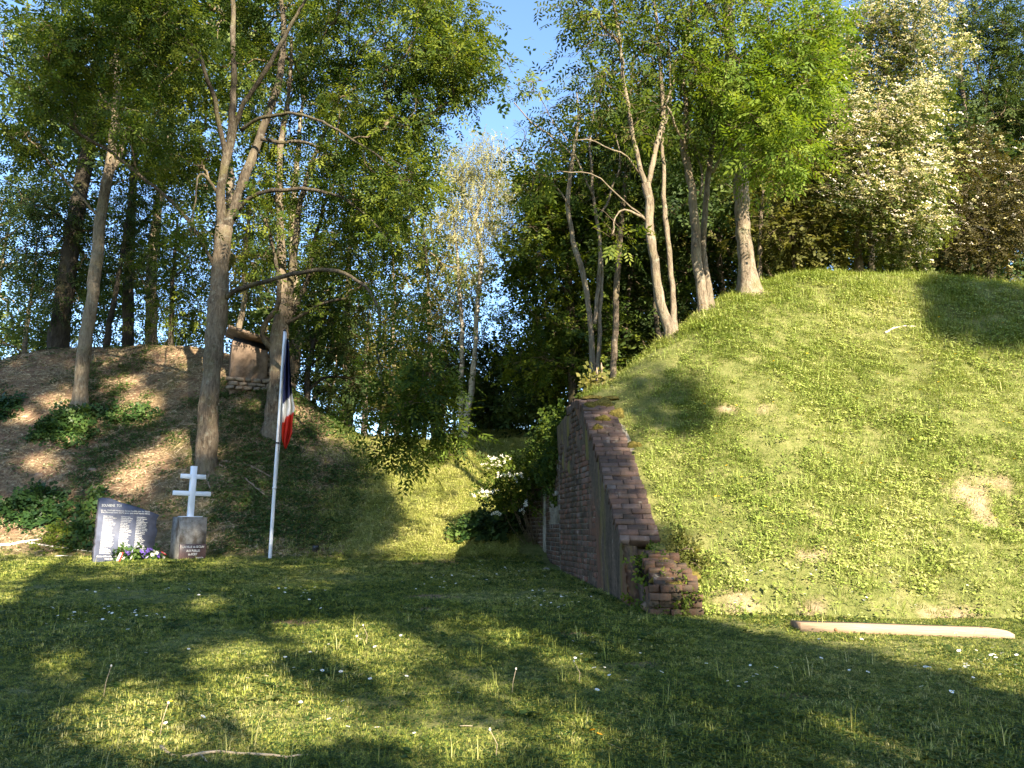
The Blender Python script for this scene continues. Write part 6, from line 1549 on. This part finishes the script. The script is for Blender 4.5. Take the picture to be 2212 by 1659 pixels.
def scatter(name, kinds, pts, nrm, size, idx, lay=0.5, seed=0):
    """one patch of ground cover: plants set on points by geometry nodes"""
    r = np.random.default_rng(seed); n = len(pts)
    up = unit(nrm * lay + np.array([0, 0, 1.0 - lay])); yaw = r.uniform(0, 6.283, n)
    t = np.stack([np.cos(yaw), np.sin(yaw), np.zeros(n)], -1); x = unit(t - up * (t * up).sum(1, keepdims=True)); y = np.cross(up, x)
    # euler XYZ from matrix columns x,y,up
    ry = np.arcsin(np.clip(-x[:, 2], -1, 1)); rx = np.arctan2(y[:, 2], up[:, 2]); rz = np.arctan2(x[:, 1], x[:, 0])
    me = bpy.data.meshes.new(name); me.vertices.add(n); me.vertices.foreach_set('co', pts.astype(np.float32).reshape(-1))
    a = me.attributes.new('rot', 'FLOAT_VECTOR', 'POINT'); a.data.foreach_set('vector', np.stack([rx, ry, rz], -1).astype(np.float32).reshape(-1))
    a = me.attributes.new('scl', 'FLOAT', 'POINT'); a.data.foreach_set('value', size.astype(np.float32))
    a = me.attributes.new('pick', 'INT', 'POINT'); a.data.foreach_set('value', idx.astype(np.int32))
    o = obj(name, me)
    cl_ = bpy.data.collections.new(name + '_kinds')
    for kobj in kinds: cl_.objects.link(kobj)
    ng = bpy.data.node_groups.new(name, 'GeometryNodeTree')
    ng.interface.new_socket('Geometry', in_out='INPUT', socket_type='NodeSocketGeometry'); ng.interface.new_socket('Geometry', in_out='OUTPUT', socket_type='NodeSocketGeometry')
    N = ng.nodes; gi = N.new('NodeGroupInput'); go = N.new('NodeGroupOutput'); ip = N.new('GeometryNodeInstanceOnPoints'); ci = N.new('GeometryNodeCollectionInfo')
    ci.inputs['Collection'].default_value = cl_; ci.inputs['Separate Children'].default_value = True; ci.inputs['Reset Children'].default_value = True
    def na(nm, ty):
        q = N.new('GeometryNodeInputNamedAttribute'); q.data_type = ty; q.inputs['Name'].default_value = nm; return q.outputs['Attribute']
    ip.inputs['Pick Instance'].default_value = True
    eu = N.new('FunctionNodeEulerToRotation')
    L = ng.links; L.new(gi.outputs[0], ip.inputs['Points']); L.new(ci.outputs[0], ip.inputs['Instance']); L.new(na('pick', 'INT'), ip.inputs['Instance Index'])
    L.new(na('rot', 'FLOAT_VECTOR'), eu.inputs[0]); L.new(eu.outputs[0], ip.inputs['Rotation']); L.new(na('scl', 'FLOAT'), ip.inputs['Scale']); L.new(ip.outputs[0], go.inputs[0])
    md = o.modifiers.new('plants', 'NODES'); md.node_group = ng
    return tag(o, kind='stuff')

def normals(zf, x, y, e=0.12):
    gx_ = (zf(x + e, y) - zf(x - e, y)) / (2 * e); gy_ = (zf(x, y + e) - zf(x, y - e)) / (2 * e)
    return unit(np.stack([-gx_, -gy_, np.ones_like(gx_)], -1))
def in_view(p, m=70):
    px, py = pix(p); return (px > -m) & (px < 2212 + m) & (py < 1659 + 120) & (p[:, 1] > 2.5)

r_ = np.random.default_rng(77)
# lawn
n = 300000
Yr = 3.4 + (15.4 - 3.4) * r_.random(n) ** 1.35; Xr = r_.uniform(-.78, .78, n) * (Yr + 1.2)
Zr = ground_z(Xr, Yr)
m = (Zr - lawn_z(Xr, Yr) < 0.10) & ~((Yr > 8.0) & (Xr > wall_x(Yr) - .04) & (mound_z(Xr, Yr) > Zr - .02))
so = soil_mask(Xr, Yr, Zr)
dens = np.clip(noise2(Xr, Yr, .8, 3) + .5 * noise2(Xr, Yr, .25, 4) + .72, .22, 1)
m &= (r_.random(n) < dens * (1 - .93 * so)) & (r_.random(n) < np.clip(1.25 - .05 * Yr, .5, 1))
p = np.stack([Xr, Yr, Zr], -1); m &= in_view(p)
p = p[m]
print('lawn', len(p))
hv = np.clip(.75 + .9 * noise2(p[:, 0], p[:, 1], 1.1, 5) + .5 * noise2(p[:, 0], p[:, 1], .3, 6), .45, 1.5)
gk = [tuft('grass_tuft', 20, .065, .022, .05, .005, 1.9, M['lawn_blade'], 1, .10), tuft('grass_tuft', 20, .07, .016, .04, .0055, 2.3, M['lawn_blade'], 2, .18), tuft('grass_tuft', 14, .055, .03, .07, .0045, 1.5, M['lawn_blade'], 3, .08), rosette('clover', 9, .05, .03, .03, .024, M['slope_leaf'], 4)]
scatter('lawn_grass', gk, p, normals(ground_z, p[:, 0], p[:, 1]), hv * r_.uniform(.75, 1.25, len(p)) * np.clip(p[:, 1] * .045 + .72, .9, 1.4), r_.choice(4, len(p), p=[.4, .3, .2, .1]), .3, 1)
# longer wisps in the near lawn
m2 = r_.random(len(p)) < .0022
q = p[m2]
scatter('tall_lawn_grass', [tuft('grass_wisp', 5, .03, .10, .20, .004, .7, M['lawn_blade'], 9, .35), tuft('grass_wisp', 3, .02, .14, .26, .0035, .6, M['lawn_blade'], 10, .5), rosette('plantain', 7, .05, .04, .09, .05, M['slope_leaf'], 11)], q, normals(ground_z, q[:, 0], q[:, 1]), r_.uniform(.6, 1.1, len(q)), r_.choice(3, len(q), p=[.5, .25, .25]), .2, 2)
# mound
n = 210000
Yr = r_.uniform(7.6, 18, n); Xr = r_.uniform(-.5, 13.5, n); Zr = mound_z(Xr, Yr)
so = soil_mask(Xr, Yr, Zr)
on = (Zr > ground_z(Xr, Yr) - .02) & (Xr > wall_x(Yr) + np.where(Yr < 10.9, .53, .2)) & ~((Yr < 8.75) & (Xr < 1.8))
dn = np.clip(.62 + 1.1 * noise2(Xr, Yr, .7, 1) + .8 * noise2(Xr, Yr, .22, 2), .15, 1)
on &= (r_.random(n) < dn * (1 - .95 * so)); p = np.stack([Xr, Yr, Zr], -1); on &= in_view(p); p = p[on]
print('mound', len(p))
wk = [rosette('weed', 11, .06, .05, .032, .021, M['weed_leaf'], 21), rosette('weed', 14, .07, .08, .028, .018, M['weed_leaf'], 22), tuft('grass_tuft', 13, .06, .03, .075, .005, 1.9, M['mound_blade'], 23, .12), tuft('grass_tuft', 13, .06, .02, .055, .0055, 2.2, M['mound_blade'], 24, .22), rosette('weed', 8, .06, .06, .055, .03, M['weed_leaf'], 25), tuft('grass_tuft', 7, .04, .08, .19, .0045, .9, M['mound_blade'], 26, .4)]
top = np.clip((p[:, 2] - 4.2) / 2.0, 0, 1)
drift = np.clip(.5 + 1.3 * noise2(p[:, 0], p[:, 1], 1.2, 7), .1, .95)
ix = np.where(r_.random(len(p)) < drift * .5 + .35 * top, r_.choice([2, 3, 5], len(p), p=[.48, .48, .04]), r_.choice([0, 1, 4], len(p), p=[.45, .42, .13]))
scatter('mound_weeds', wk, p, normals(mound_z, p[:, 0], p[:, 1]), r_.uniform(.65, 1.35, len(p)) * (1 + .5 * noise2(p[:, 0], p[:, 1], .9, 5)), ix, .45, 3)
# lane and the grassy side of the gully
n = 150000
Yr = r_.uniform(13.6, 25, n); Xr = r_.uniform(-7.5, 2.2, n); Zr = land_z(Xr, Yr); so = soil_mask(Xr, Yr, Zr)
lanew = np.clip((Xr + 5.4) / 1.6, 0, 1)
on = (r_.random(n) < lanew * (1 - .95 * so) * np.clip(.75 + noise2(Xr, Yr, .6, 2), .2, 1)) & ((Zr - lawn_z(Xr, Yr) > .06) | (Yr > 15.2))
on &= ~((Xr > wall_x(Yr) - .5) & (Yr < 15.8) & (Xr > 0.1)); p = np.stack([Xr, Yr, Zr], -1); on &= in_view(p); p = p[on]
lk = [kx.copy() for kx in wk]
for kx in lk:
    kx.data = kx.data.copy(); kx.data.materials[0] = M['lane_leaf_sunlit' if kx.name.startswith('weed') else 'lane_blade_sunlit']
scatter('lane_grass', lk, p, normals(land_z, p[:, 0], p[:, 1]), r_.uniform(.6, 1.15, len(p)), r_.choice(6, len(p), p=[.3, .27, .2, .18, .04, .01]), .5, 4)
# left slope: ivy leaves, small weeds and litter on the earth
n = 60000
Yr = r_.uniform(14.4, 25.5, n); Xr = r_.uniform(-17.5, -3.2, n); Zr = ground_z(Xr, Yr); so = soil_mask(Xr, Yr, Zr)
pat = np.clip(noise2(Xr, Yr, 1.3, 0) * 2.2 + noise2(Xr, Yr, .4, 1) * 1.2 + .25 + np.clip((Xr + 8.0) * .22, -.35, .55), 0, 1)
on = (Zr - lawn_z(Xr, Yr) > .08) & (r_.random(n) < pat * .85 + .03)
p = np.stack([Xr, Yr, Zr], -1); on &= in_view(p); p = p[on]
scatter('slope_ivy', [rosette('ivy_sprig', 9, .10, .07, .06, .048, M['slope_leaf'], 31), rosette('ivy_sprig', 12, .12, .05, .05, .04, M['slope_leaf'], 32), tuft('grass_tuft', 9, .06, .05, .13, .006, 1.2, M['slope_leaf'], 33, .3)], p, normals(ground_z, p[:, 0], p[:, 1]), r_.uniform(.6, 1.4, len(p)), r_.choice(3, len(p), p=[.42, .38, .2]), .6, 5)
n = 26000
Yr = r_.uniform(14.6, 25.5, n); Xr = r_.uniform(-17.5, -3.2, n); Zr = ground_z(Xr, Yr); p = np.stack([Xr, Yr, Zr], -1); on = (Zr - lawn_z(Xr, Yr) > .05) & in_view(p); p = p[on]
scatter('leaf_litter', [litter('litter', 41), litter('litter', 42), litter('litter', 43)], p, normals(ground_z, p[:, 0], p[:, 1]), r_.uniform(.5, 1.5, len(p)), r_.choice(3, len(p)), 1.0, 6)

# ------------------------------------------------------------------ flowers one can count
k = NT('daisy_white'); M['daisy'] = k.finish((0.80, 0.80, 0.78), .6, transl=.2); k = NT('flower_yellow'); M['yellow'] = k.finish((0.75, 0.48, 0.02), .6, transl=.2); k = NT('flower_orange'); M['orange'] = k.finish((0.8, 0.34, 0.01), .6); k = NT('flower_stem'); M['stem'] = k.finish((0.08, 0.12, 0.03), .7)
def bloom(petal, centre, rad, h, n=9, cup=.15):
    pt = [(0, 0, h)]; V = [[0, 0, h]]; Fc = []; mi = []
    for i in range(n):
        a = i / n * 6.283; w = 3.1416 / n * .95; b = len(V)
        V += [[rad * math.cos(a - w), rad * math.sin(a - w), h + rad * cup], [rad * 1.1 * math.cos(a), rad * 1.1 * math.sin(a), h + rad * cup], [rad * math.cos(a + w), rad * math.sin(a + w), h + rad * cup]]; Fc.append([0, b, b + 1, b + 2]); mi.append(0)
    b = len(V)
    for i in range(6): V.append([rad * .38 * math.cos(i * 1.047), rad * .38 * math.sin(i * 1.047), h + rad * .12])
    V.append([0, 0, h + rad * .3])
    for i in range(6): Fc.append([b + i, b + (i + 1) % 6, b + 6]); mi.append(1)
    sv, sf = tube(np.array([[0, 0, -.02], [0, 0, h]]), np.array([.0015, .0015]), 4, cap=False); o_ = len(V); V += sv.tolist(); Fc += [[i + o_ for i in f] for f in sf[0].tolist()]; mi += [2] * len(sf[0])
    me = mesh('flower', np.array(V), Fc, M[petal]); me.materials.append(M[centre]); me.materials.append(M['stem']); me.polygons.foreach_set('material_index', mi); return me
DM = [bloom('daisy', 'yellow', .0135, h) for h in (.05, .065, .08)]; BM = [bloom('yellow', 'yellow', .013, h, 6, .5) for h in (.12, .17, .2)]; WM = bloom('daisy', 'daisy', .014, .07, 8, .4)
_f = random.Random(21)
def plant(nm, me, px, py, label, cat, group, s=1.0):
    p = hit(px, py)
    if p is None: return
    o = obj(nm, me, None, p); o.rotation_euler = (_f.uniform(-.3, .3) + .25, _f.uniform(-.3, .3), _f.uniform(0, 6)); o.scale = (s, s, s); tag(o, label, cat, group)
for cx, cy, rx, ry, n in [(220, 1340, 150, 24, 34), (300, 1285, 200, 14, 14), (650, 1285, 90, 22, 16), (1060, 1240, 90, 26, 34), (1200, 1300, 70, 26, 34), (930, 1265, 80, 14, 12), (500, 1450, 200, 60, 14), (850, 1450, 170, 60, 14), (1400, 1480, 200, 60, 9), (2130, 1430, 80, 40, 22), (1620, 1490, 30, 14, 5), (400, 1590, 80, 20, 6), (1250, 1420, 120, 40, 8), (740, 1580, 150, 40, 8), (2060, 1480, 120, 40, 10), (1850, 1440, 200, 30, 10)]:
    for _ in range(n): plant('daisy', _f.choice(DM), min(2205, cx + _f.gauss(0, .55) * rx), cy + _f.gauss(0, .55) * ry, 'small white daisy growing in the lawn', 'daisy', 'daisies in the lawn', _f.uniform(.65, 1.1))
for _ in range(34): plant('white_flower', WM, _f.uniform(1560, 2200), _f.uniform(1240, 1325), 'white wild flower among the weeds at the foot of the mound', 'flower', 'white flowers along the foot of the mound', _f.uniform(.6, 1.1))
for _ in range(70): plant('buttercup', _f.choice(BM), _f.uniform(1500, 2205), _f.uniform(640, 1240), 'small yellow flower growing on the grassy mound', 'flower', 'yellow flowers on the mound', _f.uniform(.8, 1.4))
for px, py, lab in [(1284, 1604, 'upper of two orange flowers standing together in the near lawn'), (1289, 1612, 'lower of two orange flowers standing together in the near lawn')]: plant('orange_flower', bloom('orange', 'orange', .016, .06, 10, .2), px, py, lab, 'flower', None)
plant('dandelion', bloom('yellow', 'yellow', .018, .06, 12, .2), 366, 1540, 'yellow dandelion in the near lawn at the lower left', 'flower', None)
for i, (px, py, h) in enumerate([(222, 1510, .20), (790, 1395, .16), (1105, 1500, .16), (1250, 1480, .15), (345, 1590, .17), (1070, 1640, .14)]):
    p = hit(px, py); q = np.array([[0, 0, -.03], [.01, 0, h * .5], [.03 * (-1) ** i, .01, h]]); V, Fc = tube(q, np.array([.002, .0018, .0014]), 5)
    o = obj('seed_stalk', mesh('seed_stalk', V, Fc, M['stick'], True), None, p); tag(o, 'bare dandelion stalk standing above the mown grass', 'weed', 'bare dandelion stalks in the lawn')
    V, Fc = tube(np.array([q[2] - (0, 0, .006), q[2], q[2] + (0, 0, .01)]), np.array([.004, .008, .002]), 6); obj('seed_head', mesh('seed_head', V, Fc, M['stick_pale'], True), o)
